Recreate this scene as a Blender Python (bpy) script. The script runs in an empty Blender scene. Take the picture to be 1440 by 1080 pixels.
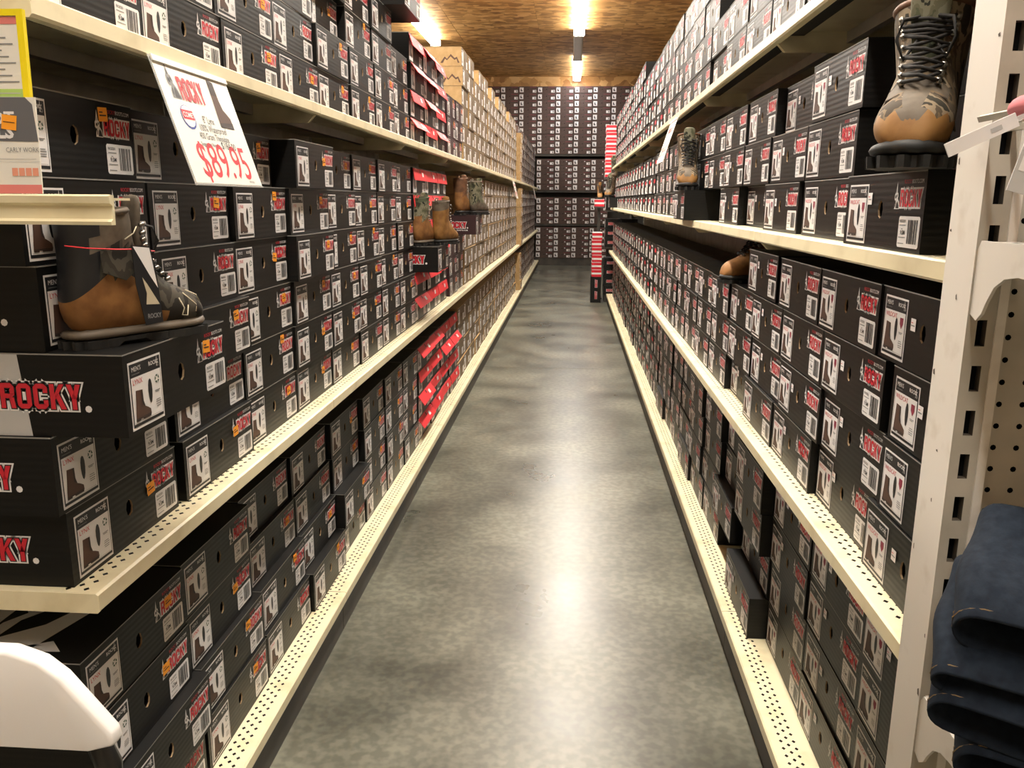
import bpy, bmesh, math, random
import numpy as np
from mathutils import Matrix, Vector
random.seed(11)
R90 = math.pi / 2

# ------------------------------------------------------------------ camera, world, exposure
scene = bpy.context.scene
COL = scene.collection
FPX, VP, ROLL, CAMZ = 1165.0, (805.0, 283.0), 0.022, 1.30


def make_camera():
    y = np.array([VP[0] - 720, VP[1] - 540, FPX]); y /= np.linalg.norm(y)
    up0 = np.array([math.sin(ROLL), -math.cos(ROLL), 0.0])
    up = up0 - y * up0.dot(y); up /= np.linalg.norm(up)
    x = np.cross(y, up)
    R = np.stack([x, y, up], 1)            # camera(x right, y down, z forward) = R @ world
    right, upv, back = R[0], -R[1], -R[2]
    m = Matrix(((right[0], upv[0], back[0], 0), (right[1], upv[1], back[1], 0),
                (right[2], upv[2], back[2], CAMZ), (0, 0, 0, 1)))
    cd = bpy.data.cameras.new('camera'); cd.sensor_width = 36; cd.lens = FPX * 36 / 1440
    cd.clip_start = 0.02; cd.clip_end = 100
    o = bpy.data.objects.new('camera', cd); COL.objects.link(o); o.matrix_world = m
    scene.camera = o


make_camera()
w = bpy.data.worlds.new('world'); scene.world = w; w.use_nodes = True
w.node_tree.nodes['Background'].inputs[0].default_value = (1, .95, .88, 1)
w.node_tree.nodes['Background'].inputs[1].default_value = 0.02
vs = scene.view_settings
vs.view_transform = 'Standard'; vs.look = 'None'; vs.gamma = 1; vs.use_curve_mapping = False
vs.exposure = 1.80
LIGHT = 10.5           # glow of a lit diffuser
LAMP_W = 12.7         # power of the lamp in one 2.4 m fixture

# ------------------------------------------------------------------ materials
MATS = {}


def mat(name, col, rough=.6, spec=.5, metal=0, emit=None, alpha=None, trans=0):
    m = bpy.data.materials.new(name); m.use_nodes = True
    b = m.node_tree.nodes['Principled BSDF']
    b.inputs['Base Color'].default_value = (*col, 1)
    b.inputs['Roughness'].default_value = rough
    b.inputs['Specular IOR Level'].default_value = spec
    b.inputs['Metallic'].default_value = metal
    if emit:
        b.inputs['Emission Color'].default_value = (*emit[0], 1)
        b.inputs['Emission Strength'].default_value = emit[1]
    if trans:
        b.inputs['Transmission Weight'].default_value = trans
    if alpha is not None:
        b.inputs['Alpha'].default_value = alpha
    MATS[name] = m
    return m


def nodes(m):
    nt = m.node_tree
    return nt, nt.nodes, nt.links, nt.nodes['Principled BSDF']


def noise_color(m, c1, c2, scale=8, detail=6, stretch=(1, 1, 1), lo=.35, hi=.65, bump=0, coord='Object', rough=None, dist=.02):
    nt, N, L, b = nodes(m)
    tc = N.new('ShaderNodeTexCoord'); mp = N.new('ShaderNodeMapping'); mp.inputs['Scale'].default_value = stretch
    L.new(tc.outputs[coord], mp.inputs[0])
    n = N.new('ShaderNodeTexNoise'); n.inputs['Scale'].default_value = scale; n.inputs['Detail'].default_value = detail
    L.new(mp.outputs[0], n.inputs['Vector'])
    r = N.new('ShaderNodeValToRGB'); r.color_ramp.elements[0].position = lo; r.color_ramp.elements[1].position = hi
    r.color_ramp.elements[0].color = (*c1, 1); r.color_ramp.elements[1].color = (*c2, 1)
    L.new(n.outputs['Fac'], r.inputs[0]); L.new(r.outputs[0], b.inputs['Base Color'])
    if rough:
        rr = N.new('ShaderNodeMapRange'); rr.inputs[3].default_value = rough[0]; rr.inputs[4].default_value = rough[1]
        L.new(n.outputs['Fac'], rr.inputs[0]); L.new(rr.outputs[0], b.inputs['Roughness'])
    if bump:
        bp = N.new('ShaderNodeBump'); bp.inputs['Strength'].default_value = bump; bp.inputs['Distance'].default_value = dist
        L.new(n.outputs['Fac'], bp.inputs['Height']); L.new(bp.outputs[0], b.inputs['Normal'])
    return r


def camo(name, cols, scale=28):
    m = mat(name, cols[0], .75, .3)
    r = noise_color(m, cols[0], cols[-1], scale, 3, (1, 1, .6), .3, .7, .3, dist=.003)
    r.color_ramp.interpolation = 'CONSTANT'
    for i, c in enumerate(cols[1:-1]):
        e = r.color_ramp.elements.new(.38 + .2 * i / max(1, len(cols) - 2)); e.color = (*c, 1)
    r.color_ramp.elements[-1].position = .6
    return m


def corrugated(m, strength=.25, freq=190):
    nt, N, L, b = nodes(m)
    tc = N.new('ShaderNodeTexCoord')
    wv = N.new('ShaderNodeTexWave'); wv.wave_type = 'BANDS'; wv.bands_direction = 'Z'
    wv.inputs['Scale'].default_value = freq / 6.2832; wv.inputs['Distortion'].default_value = .4
    L.new(tc.outputs['Object'], wv.inputs['Vector'])
    bp = N.new('ShaderNodeBump'); bp.inputs['Strength'].default_value = strength; bp.inputs['Distance'].default_value = .0006
    L.new(wv.outputs['Fac'], bp.inputs['Height']); L.new(bp.outputs[0], b.inputs['Normal'])


m = mat('black_card', (.0075, .007, .0065), .40, .26); corrugated(m)
m = mat('maroon_card', (.035, .012, .014), .42, .5); corrugated(m)
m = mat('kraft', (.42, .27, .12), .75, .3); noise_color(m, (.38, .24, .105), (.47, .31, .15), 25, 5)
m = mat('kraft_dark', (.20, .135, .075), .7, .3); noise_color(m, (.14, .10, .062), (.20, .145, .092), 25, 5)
m = mat('brown_card', (.075, .042, .032), .55, .4); noise_color(m, (.066, .036, .027), (.085, .05, .04), 20, 4)
mat('paper_edge', (.26, .25, .23), .7); mat('hole_dark', (.004, .004, .004), .9, .1); mat('cardboard', (.30, .20, .11), .8)
mat('white_print', (.80, .77, .76), .5); mat('black_print', (.012, .012, .014), .45); mat('red_print', (.60, .018, .035), .5)
mat('brown_print', (.085, .04, .025), .6); mat('darkbrown_print', (.035, .02, .015), .6); mat('grey_print', (.25, .25, .25), .6)
mat('midgrey_print', (.50, .49, .48), .6)
mat('green_print', (.03, .085, .05), .6); mat('wine_print', (.28, .03, .06), .6); mat('blue_print', (.03, .06, .30), .5)
mat('orange_sticker', (.95, .36, .02), .6); mat('white_sticker', (.85, .80, .80), .6)
mat('red_flap', (.78, .035, .045), .5); mat('red_box', (.62, .012, .03), .45)
m = mat('cream_metal', (.80, .70, .45), .38, .5); noise_color(m, (.62, .52, .31), (.82, .735, .50), 9, 8, (1, 1, 1), .25, .5)
m = mat('white_metal', (.74, .70, .64), .45, .5); noise_color(m, (.60, .54, .46), (.76, .72, .66), 14, 9, (1, 1, 1), .25, .42)
m = mat('grey_metal', (.48, .44, .37), .5, .5); noise_color(m, (.38, .35, .29), (.52, .48, .41), 10, 6)
mat('dark_plate', (.03, .027, .022), .8); mat('scuff', (.10, .08, .06), .8)
m = mat('kick_dark', (.055, .048, .040), .5); noise_color(m, (.035, .03, .026), (.075, .065, .052), 6, 5, (1, 1, 1))
mat('chair_white', (.80, .78, .76), .42, .5); mat('chair_frame', (.012, .012, .012), .35)
m = mat('denim', (.022, .034, .065), .9, .2); noise_color(m, (.0065, .010, .018), (.014, .021, .033), 90, 5, (1, 1, 1), .3, .7, .25, dist=.002)
mat('denim_stitch', (.22, .15, .07), .8)
mat('fixture_white', (.72, .72, .70), .5); mat('fixture_grey', (.30, .29, .28), .5)
mat('tube_lit', (1, 1, 1), .5, emit=((1.0, .955, .86), LIGHT)); mat('tube_far', (1, 1, 1), .5, emit=((.93, .96, 1.0), LIGHT * .5)); mat('tube_off', (.55, .55, .54), .3)
mat('yellow_plastic', (.90, .72, .01), .4); mat('sign_paper', (.80, .77, .70), .5); mat('sign_green', (.42, .62, .16), .6)
mat('card_grey', (.13, .13, .14), .5); mat('salmon_print', (.80, .33, .22), .6); mat('pink_strip', (.75, .22, .20), .6)
mat('plastic_clear', (.75, .75, .73), .12, .6, alpha=.45)
mat('pink_cloth', (.55, .16, .18), .9); mat('blue_cloth', (.07, .09, .17), .9); mat('wine_card', (.16, .012, .02), .5)
m = mat('tan_leather', (.34, .16, .045), .6, .35); noise_color(m, (.19, .08, .024), (.29, .135, .042), 30, 6, bump=.15, dist=.002)
m = mat('gold_leather', (.44, .22, .055), .6, .35); noise_color(m, (.19, .085, .022), (.29, .145, .042), 30, 6, bump=.15, dist=.002)
m = mat('brown_leather', (.14, .062, .03), .6, .35); noise_color(m, (.10, .045, .022), (.18, .085, .042), 30, 6, bump=.15, dist=.002)
m = mat('grey_leather', (.12, .095, .07), .7, .3); noise_color(m, (.09, .07, .05), (.15, .12, .09), 30, 6, bump=.15, dist=.002)
camo('camo_brown', [(.05, .035, .02), (.16, .11, .06), (.09, .065, .04), (.26, .20, .13), (.035, .03, .02)])
camo('camo_green', [(.03, .032, .02), (.085, .09, .05), (.14, .13, .08), (.20, .19, .13), (.022, .024, .015)], 40)
camo('camo_dark', [(.028, .024, .018), (.05, .044, .032), (.036, .03, .022), (.075, .065, .05), (.024, .02, .016)], 18)
mat('rubber', (.018, .017, .016), .6); mat('midsole', (.11, .085, .06), .6); mat('lace', (.015, .012, .010), .8)
mat('lining', (.05, .035, .022), .9); mat('metal_hook', (.35, .33, .30), .3, metal=1); mat('khaki_line', (.55, .47, .33), .7)
mat('red_string', (.65, .02, .03), .5); mat('olive_cloth', (.07, .08, .045), .9)


def make_osb():
    m = mat('osb', (.45, .27, .12), .6, .3)
    nt, N, L, b = nodes(m)
    tc = N.new('ShaderNodeTexCoord'); mp = N.new('ShaderNodeMapping'); mp.inputs['Scale'].default_value = (8, 13, 8)
    L.new(tc.outputs['Object'], mp.inputs[0])
    ns = N.new('ShaderNodeTexNoise'); ns.inputs['Scale'].default_value = 1.2; ns.inputs['Detail'].default_value = 3
    L.new(mp.outputs[0], ns.inputs['Vector'])
    mx = N.new('ShaderNodeMix'); mx.data_type = 'VECTOR'; mx.inputs[0].default_value = .45
    L.new(mp.outputs[0], mx.inputs[4]); L.new(ns.outputs['Color'], mx.inputs[5])
    v = N.new('ShaderNodeTexVoronoi'); v.inputs['Scale'].default_value = 1.6
    L.new(mx.outputs[1], v.inputs['Vector'])
    r = N.new('ShaderNodeValToRGB')
    cols = [(0, (.30, .14, .045)), (.35, (.50, .265, .09)), (.65, (.64, .36, .13)), (1, (.78, .50, .22))]
    r.color_ramp.elements[0].position = 0; r.color_ramp.elements[0].color = (*cols[0][1], 1)
    r.color_ramp.elements[1].position = 1; r.color_ramp.elements[1].color = (*cols[3][1], 1)
    for p, c in cols[1:3]:
        e = r.color_ramp.elements.new(p); e.color = (*c, 1)
    sx = N.new('ShaderNodeSeparateXYZ'); L.new(v.outputs['Color'], sx.inputs[0]); L.new(sx.outputs[0], r.inputs[0])
    L.new(r.outputs[0], b.inputs['Base Color'])
    bp = N.new('ShaderNodeBump'); bp.inputs['Strength'].default_value = .35; bp.inputs['Distance'].default_value = .004
    L.new(sx.outputs[1], bp.inputs['Height']); L.new(bp.outputs[0], b.inputs['Normal'])
    b.inputs['Roughness'].default_value = .42


make_osb()


def make_concrete():
    m = mat('concrete', (.2, .19, .15), .3, .55)
    nt, N, L, b = nodes(m)
    tc = N.new('ShaderNodeTexCoord')
    n1 = N.new('ShaderNodeTexNoise'); n1.inputs['Scale'].default_value = 2.2; n1.inputs['Detail'].default_value = 4.5; n1.inputs['Roughness'].default_value = .55; n1.inputs['Distortion'].default_value = .2
    n2 = N.new('ShaderNodeTexNoise'); n2.inputs['Scale'].default_value = 38; n2.inputs['Detail'].default_value = 1.5
    for n in (n1, n2): L.new(tc.outputs['Object'], n.inputs['Vector'])
    r = N.new('ShaderNodeValToRGB'); r.color_ramp.elements[0].position = .36; r.color_ramp.elements[1].position = .66
    r.color_ramp.elements[0].color = (.075, .074, .056, 1); r.color_ramp.elements[1].color = (.190, .187, .142, 1)
    L.new(n1.outputs['Fac'], r.inputs[0])
    r2 = N.new('ShaderNodeValToRGB'); r2.color_ramp.elements[0].position = .40; r2.color_ramp.elements[1].position = .62
    r2.color_ramp.elements[0].color = (.80, .80, .80, 1); r2.color_ramp.elements[1].color = (1.18, 1.18, 1.18, 1)
    L.new(n2.outputs['Fac'], r2.inputs[0])
    mx = N.new('ShaderNodeMix'); mx.data_type = 'RGBA'; mx.blend_type = 'MULTIPLY'; mx.inputs[0].default_value = 1
    L.new(r.outputs[0], mx.inputs[6]); L.new(r2.outputs[0], mx.inputs[7]); L.new(mx.outputs[2], b.inputs['Base Color'])
    rr = N.new('ShaderNodeMapRange'); rr.inputs[1].default_value = .25; rr.inputs[2].default_value = .75; rr.inputs[3].default_value = .26; rr.inputs[4].default_value = .35
    L.new(n1.outputs['Fac'], rr.inputs[0]); L.new(rr.outputs[0], b.inputs['Roughness'])
    bp = N.new('ShaderNodeBump'); bp.inputs['Strength'].default_value = .06; bp.inputs['Distance'].default_value = .002
    L.new(n2.outputs['Fac'], bp.inputs['Height']); L.new(bp.outputs[0], b.inputs['Normal'])


make_concrete()
mat('joint_fill', (.30, .29, .23), .7)
m = mat('wall_paint', (.50, .42, .32), .8)


# ------------------------------------------------------------------ mesh helpers
class MB:
    def __init__(s): s.v = []; s.f = []; s.m = []; s.mats = []

    def mi(s, name):
        if name not in s.mats: s.mats.append(name)
        return s.mats.index(name)

    def poly(s, pts, mt):
        n = len(s.v); s.v.extend(tuple(p) for p in pts); s.f.append(tuple(range(n, n + len(pts)))); s.m.append(s.mi(mt)); return s

    def box(s, x0, y0, z0, x1, y1, z1, mt, faces='xXyYzZ', mtf=None):
        P = [(x0, y0, z0), (x1, y0, z0), (x1, y1, z0), (x0, y1, z0), (x0, y0, z1), (x1, y0, z1), (x1, y1, z1), (x0, y1, z1)]
        F = {'z': (0, 3, 2, 1), 'Z': (4, 5, 6, 7), 'y': (0, 1, 5, 4), 'Y': (2, 3, 7, 6), 'x': (0, 4, 7, 3), 'X': (1, 2, 6, 5)}
        n = len(s.v); s.v.extend(P)
        for k in faces:
            s.f.append(tuple(n + i for i in F[k])); s.m.append(s.mi((mtf or {}).get(k, mt)))
        return s

    def hexa(s, bot, top, mt):        # 4 bottom pts, 4 top pts, counter-clockwise from above
        n = len(s.v); s.v.extend(tuple(p) for p in list(bot) + list(top))
        for f in ((3, 2, 1, 0), (4, 5, 6, 7), (0, 1, 5, 4), (1, 2, 6, 5), (2, 3, 7, 6), (3, 0, 4, 7)):
            s.f.append(tuple(n + i for i in f)); s.m.append(s.mi(mt))
        return s

    def prism(s, pts, axis, a, b, mt):   # extrude a 2d outline along an axis from a to b
        def P(p, t):
            return {'x': (t, p[0], p[1]), 'y': (p[0], t, p[1]), 'z': (p[0], p[1], t)}[axis]
        n = len(s.v); k = len(pts)
        s.v.extend(P(p, a) for p in pts); s.v.extend(P(p, b) for p in pts)
        s.f.append(tuple(range(n, n + k))); s.f.append(tuple(range(n + 2 * k - 1, n + k - 1, -1))); s.m += [s.mi(mt)] * 2
        for i in range(k):
            j = (i + 1) % k
            s.f.append((n + i, n + k + i, n + k + j, n + j)); s.m.append(s.mi(mt))
        return s

    def tube(s, path, r, mt, n=6, close=False):
        path = [Vector(p) for p in path]; rings = []
        for i, p in enumerate(path):
            a = path[i - 1] if (i or close) else path[0]; b = path[(i + 1) % len(path)] if (i < len(path) - 1 or close) else path[-1]
            d = (b - a).normalized() if (b - a).length > 1e-9 else Vector((0, 0, 1))
            u = d.cross(Vector((0, 0, 1)))
            if u.length < 1e-3: u = d.cross(Vector((1, 0, 0)))
            u.normalize(); v = d.cross(u)
            rr = r[i] if isinstance(r, (list, tuple)) else r
            k = len(s.v); s.v.extend(tuple(p + (u * math.cos(2 * math.pi * j / n) + v * math.sin(2 * math.pi * j / n)) * rr) for j in range(n)); rings.append(k)
        q = s.mi(mt)
        for i in range(len(rings) - (0 if close else 1)):
            a, b = rings[i], rings[(i + 1) % len(rings)]
            for j in range(n):
                s.f.append((a + j, a + (j + 1) % n, b + (j + 1) % n, b + j)); s.m.append(q)
        if not close:
            s.f.append(tuple(rings[0] + j for j in range(n))[::-1]); s.f.append(tuple(rings[-1] + j for j in range(n))); s.m += [q, q]
        return s

    def loft(s, rings, mt, cap0=True, cap1=True, matfn=None):
        n = len(rings[0]); st = []
        for r in rings: st.append(len(s.v)); s.v.extend(tuple(p) for p in r)
        for i in range(len(rings) - 1):
            for j in range(n):
                a, b = st[i], st[i + 1]; j2 = (j + 1) % n
                s.f.append((a + j, a + j2, b + j2, b + j))
                if matfn:
                    c = [sum(s.v[q][k] for q in (a + j, a + j2, b + j2, b + j)) / 4 for k in range(3)]
                    s.m.append(s.mi(matfn(c, i)))
                else: s.m.append(s.mi(mt))
        if cap0: s.f.append(tuple(st[0] + j for j in range(n))[::-1]); s.m.append(s.mi(mt))
        if cap1: s.f.append(tuple(st[-1] + j for j in range(n))); s.m.append(s.mi(mt))
        return s

    def mesh(s, name, smooth=False, fix=False):
        me = bpy.data.meshes.new(name); me.from_pydata(s.v, [], s.f)
        for k in s.mats: me.materials.append(MATS[k])
        me.polygons.foreach_set('material_index', s.m)
        if fix:
            bm = bmesh.new(); bm.from_mesh(me); bmesh.ops.remove_doubles(bm, verts=bm.verts, dist=1e-6)
            bmesh.ops.recalc_face_normals(bm, faces=bm.faces); bm.to_mesh(me); bm.free()
        if smooth: me.polygons.foreach_set('use_smooth', [True] * len(me.polygons))
        me.update(); return me

    def build(s, name, parent=None, smooth=False, fix=False, loc=None, rot=None):
        return link(name, s.mesh(name, smooth, fix), parent, loc, rot)


def link(name, me, parent=None, loc=None, rot=None):
    o = bpy.data.objects.new(name, me); COL.objects.link(o)
    if parent is not None: o.parent = parent
    if loc is not None: o.location = loc
    if rot is not None: o.rotation_euler = (0, 0, rot) if not isinstance(rot, (tuple, list)) else rot
    return o


def tag(o, label=None, cat=None, group=None, kind=None):
    if label: o['label'] = label
    if cat: o['category'] = cat
    if group: o['group'] = group
    if kind: o['kind'] = kind
    return o


def thing(name, label, cat, loc=(0, 0, 0), rot=0, group=None):
    return tag(link(name, None, None, loc, rot), label, cat, group)


def smooth_mod(o, lv=1):
    md = o.modifiers.new('sub', 'SUBSURF'); md.levels = lv; md.render_levels = lv
    return o


# flat print: polygons in a local x/z plane, facing -y, stacked in layers
LAY = .00035


class Flat(MB):
    def p(s, pts, mt, lay=1):
        a = sum(pts[i][0] * pts[(i + 1) % len(pts)][1] - pts[(i + 1) % len(pts)][0] * pts[i][1] for i in range(len(pts)))
        if a < 0: pts = pts[::-1]
        return s.poly([(x, -lay * LAY, z) for x, z in pts], mt)

    def r(s, x0, z0, x1, z1, mt, lay=1): return s.p([(x0, z0), (x1, z0), (x1, z1), (x0, z1)], mt, lay)

    def tris(s, T, ox, oz, sx, sz, mt, lay, shear=0):
        vv, ff = T
        for f in ff: s.p([(ox + vv[i][0] * sx + shear * vv[i][1] * sz, oz + vv[i][1] * sz) for i in f], mt, lay)
        return s


_tc = {}


def text(st, bold=0.0, res=2):
    """outline triangles of a word, height of capitals about 0.7, first letter at 0"""
    k = (st, bold, res)
    if k in _tc: return _tc[k]
    cu = bpy.data.curves.new('t', 'FONT'); cu.body = st; cu.size = 1; cu.resolution_u = res; cu.offset = bold; cu.fill_mode = 'FRONT'
    o = bpy.data.objects.new('t', cu); COL.objects.link(o)
    dg = bpy.context.evaluated_depsgraph_get(); dg.update()
    me = bpy.data.meshes.new_from_object(o.evaluated_get(dg))
    vv = [(v.co.x, v.co.y) for v in me.vertices]; ff = [tuple(p.vertices) for p in me.polygons]
    bpy.data.objects.remove(o); bpy.data.curves.remove(cu); bpy.data.meshes.remove(me)
    _tc[k] = (vv, ff); return _tc[k]


def offset_poly(pts, d):
    a = sum(pts[i][0] * pts[(i + 1) % len(pts)][1] - pts[(i + 1) % len(pts)][0] * pts[i][1] for i in range(len(pts)))
    if a < 0: pts = pts[::-1]
    out = []; n = len(pts)
    for i in range(n):
        p0, p1, p2 = Vector(pts[i - 1]), Vector(pts[i]), Vector(pts[(i + 1) % n])
        e1 = (p1 - p0).normalized(); e2 = (p2 - p1).normalized()
        n1 = Vector((e1.y, -e1.x)); n2 = Vector((e2.y, -e2.x)); b = n1 + n2
        b = b.normalized() / max(.5, b.normalized().dot(n1)) if b.length > 1e-6 else n1
        out.append(tuple(p1 + b * d))
    return out


# block capitals of the box logo, strokes as convex pieces on a unit cell (width about .62)
def logo_letters():
    t = .19
    W = .60
    c = .14
    R_ = [[(0, 0), (t, 0), (t, 1), (0, 1)], [(t, 1 - t), (W - c, 1 - t), (W - c, 1), (t, 1)], [(W - c, 1 - t), (W - t, 1 - t - .05), (W, 1 - c), (W - c, 1)],
          [(W - t, .56), (W, .56), (W, 1 - c), (W - t, 1 - t - .04)], [(t, .40), (W - c, .40), (W - t + .04, .58), (t, .58)], [(W - c - .02, .40), (W, .54), (W, .60), (W - t, .60)],
          [(W - t - .05, .42), (W - .04, .44), (W + .02, 0), (W - t + .02, 0)]]
    O_ = [[(0, c), (t, c + .06), (t, 1 - c - .06), (0, 1 - c)], [(W - t, c + .06), (W, c), (W, 1 - c), (W - t, 1 - c - .06)],
          [(c, 1), (t, 1 - t), (W - t, 1 - t), (W - c, 1)], [(c, 0), (W - c, 0), (W - t, t), (t, t)],
          [(0, c), (c, 0), (t, t), (t, c + .06)], [(W - c, 0), (W, c), (W - t, c + .06), (W - t, t)],
          [(0, 1 - c), (t, 1 - c - .06), (t, 1 - t), (c, 1)], [(W, 1 - c), (W - c, 1), (W - t, 1 - t), (W - t, 1 - c - .06)]]
    C_ = [O_[0], O_[2], O_[3], O_[4], O_[5], O_[6], O_[7], [(W - t, c), (W, c), (W, .36), (W - t, .36)], [(W - t, .64), (W, .64), (W, 1 - c), (W - t, 1 - c)]]
    K_ = [R_[0], [(t, .36), (t, .60), (W - t, 1), (W + .02, 1)], [(t + .03, .52), (t + .18, .66), (W + .05, 0), (W - t + .02, 0)]]
    Y_ = [[(W / 2 - t / 2, 0), (W / 2 + t / 2, 0), (W / 2 + t / 2, .48), (W / 2 - t / 2, .48)], [(0, 1), (t + .02, 1), (W / 2 + t / 2, .42), (W / 2 - t / 2, .42)],
          [(W - t - .02, 1), (W, 1), (W / 2 + t / 2, .42), (W / 2 - t / 2, .42)]]
    return [R_, O_, C_, K_, Y_]


BOOT2D = [(0, .10), (0, 0), (.26, 0), (.28, .05), (.42, .05), (.46, 0), (.95, 0), (1.0, .12), (.98, .24), (.80, .34), (.62, .42), (.54, .62), (.52, 1.0), (.10, 1.04), (.06, .6), (.02, .3)]
LETTERS = logo_letters()


def draw_logo(F, ox, oz, wd, ht, base=1, ring=True, thin=True, shear=0.0):
    adv = .70; tot = adv * 4 + .62; sx = wd / tot; sz = ht
    def T(p, i): return (ox + (p[0] + i * adv) * sx + shear * p[1] * sz, oz + p[1] * sz)
    for i, L in enumerate(LETTERS):
        for q in L:
            P = [T(p, i) for p in q]
            if ring: F.p(offset_poly(P, ht * .105), 'white_print', base)
            if thin: F.p(offset_poly(P, ht * .04), 'black_print', base + 1)
            F.p(P, 'red_print', base + 2)


def ram(F, ox, oz, s, base=1, mt='white_print', mt2='black_print'):
    """the pale horned figure standing left of the box logo"""
    P = lambda q, m_, l: F.p([(ox + x * s, oz + z * s) for x, z in q], m_, l)
    P(((.04, 0), (.66, 0), (.66, .10), (.56, .36), (.40, .52), (.22, .46), (.08, .22)), mt, base)
    P(((.0, .46), (.10, .40), (.34, .44), (.44, .60), (.38, .78), (.30, .80), (.26, 1.02), (.215, 1.32), (.15, 1.0), (.10, .82), (.0, .70)), mt, base)
    P(((.24, .04), (.62, .04), (.52, .26), (.40, .40), (.30, .30)), mt2, base + 1)
    P(((.07, .56), (.16, .50), (.24, .56), (.20, .66), (.10, .68)), mt2, base + 1)
    P(((.24, .62), (.36, .58), (.34, .68), (.26, .74)), mt2, base + 1)
    P(((.12, .14), (.18, .08), (.22, .30), (.17, .36)), mt2, base + 1)
    P(((.15, .80), (.20, .78), (.215, 1.05)), mt2, base + 1)


# ------------------------------------------------------------------ boot box meshes
BL, BD, BH, LID = .338, .295, .1165, .002


def body_mesh(name, L, D, H, mt, hole=True, inner='hole_dark'):
    b = MB(); b.box(0, 0, 0, L, D, H, mt, 'xXYzZ' if hole else 'xXyYzZ')
    if hole:
        cx, cz, rx, rz = L * .5, H * .53, .0105, .0145
        out = [(L, cz), (L, H), (cx, H), (0, H), (0, cz), (0, 0), (cx, 0), (L, 0)]
        ring = [(cx + rx * math.cos(k * math.pi / 4), cz + rz * math.sin(k * math.pi / 4)) for k in range(8)]
        for k in range(8):
            j = (k + 1) % 8
            b.poly([(out[k][0], 0, out[k][1]), (ring[k][0], 0, ring[k][1]), (ring[j][0], 0, ring[j][1]), (out[j][0], 0, out[j][1])], mt)
            b.poly([(ring[k][0], 0, ring[k][1]), (ring[k][0], .003, ring[k][1]), (ring[j][0], .003, ring[j][1]), (ring[j][0], 0, ring[j][1])], 'cardboard')
            b.poly([(ring[k][0], .003, ring[k][1]), (ring[k][0], .03, ring[k][1]), (ring[j][0], .03, ring[j][1]), (ring[j][0], .003, ring[j][1])], inner)
        b.poly([(x, .03, z) for x, z in ring][::-1], inner)
    return b.mesh(name, fix=True)


def lid_mesh(name, L, D, mt, edge):
    b = MB(); b.box(-.0006, -.0008, 0, L + .0006, D, LID, mt, mtf={'y': edge, 'x': edge, 'X': mt})
    return b.mesh(name)


def picture_label(title, icon):
    F = Flat(); W, H = .093, .098
    F.r(0, 0, W, H, 'white_print', 1)
    F.r(.003, .004, W - .003, H - .003, 'black_print', 2)
    F.r(.0048, .0085, W - .0048, .0755, 'white_print', 3)
    F.tris(text("MEN'S"), .008, .084, .0095, .0095, 'white_print', 3)
    F.tris(text('ROCKY', .02), .056, .084, .0085, .0085, 'white_print', 3)
    ram(F, .078, .080, .012, 3)
    F.r(.008, .0795, .03, .0802, 'grey_print', 3)
    F.tris(text(title), .008, .065, .0105, .0105, 'red_print', 4)
    sx, sz, ox, oz = .043, .043, .010, .0115
    F.p([(ox + x * sx, oz + z * sz) for x, z in BOOT2D], 'brown_print', 4)
    F.p([(ox + x * sx, oz + z * sz) for x, z in ((0, .10), (0, 0), (.26, 0), (.28, .05), (.42, .05), (.46, 0), (.95, 0), (1.0, .11))], 'darkbrown_print', 5)
    F.p([(ox + x * sx, oz + z * sz) for x, z in ((.45, .5), (.62, .42), (.54, .62), (.52, 1.0), (.42, 1.0))], 'darkbrown_print', 5)
    F.p([(.055 + .0058 * math.cos(a) * (1 + .12 * math.sin(a)), .0475 + .0185 * math.sin(a)) for a in [k * math.pi / 6 for k in range(12)]], 'black_print', 4)
    if icon == 'green_print':
        for a in range(5):
            t = a * 1.2566; F.p([(.0765 + .0068 * math.cos(t + q) * (1 if k < 2 else .55), .0615 + .0068 * math.sin(t + q) * (1 if k < 2 else .55)) for k, q in enumerate((0, .85, .85, 0))], icon, 4)
    else:
        F.p([(.069, .068), (.069, .058), (.0755, .050), (.082, .058), (.082, .068)], icon, 4)
    for z, x0, x1 in ((.044, .068, .083), (.042, .069, .080), (.030, .070, .082), (.027, .069, .084), (.0235, .069, .084), (.0205, .070, .083)):
        F.r(x0, z, x1, z + .0012, 'grey_print', 4)
    F.r(.008, .0102, .085, .0106, 'grey_print', 4)
    return F.mesh('picture_label')


def barcode_mesh():
    F = Flat(); W, H = .078, .046; c = .003
    F.p([(c, 0), (W - c, 0), (W, c), (W, H - c), (W - c, H), (c, H), (0, H - c), (0, c)], 'white_print', 1)
    x = .036; rnd = random.Random(3)
    while x < .070:
        a = rnd.choice((.0014, .0022, .0034)); F.r(x, .006, x + a, .041, 'black_print', 2); x += a + rnd.choice((.0014, .0026))
    F.tris(text('RKS0201', .01), .004, .037, .0062, .0062, 'black_print', 2)
    for z, x0, x1 in ((.032, .004, .028), (.0265, .012, .018), (.014, .004, .030), (.005, .004, .026)): F.r(x0, z, x1, z + .0014, 'grey_print', 2)
    F.tris(text('9.5M', .02), .009, .019, .009, .009, 'black_print', 2)
    return F.mesh('barcode_label')


def small_logo():
    F = Flat()
    ram(F, 0, 0, .031)
    draw_logo(F, .0235, .0035, .078, .0255, 1, True, False)
    F.tris(text('ROCKY'), .032, .0375, .0085, .0085, 'red_print', 1); F.tris(text('BOOTS.COM'), .061, .0375, .0072, .0085, 'white_print', 1)
    return F.mesh('logo_print')


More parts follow.
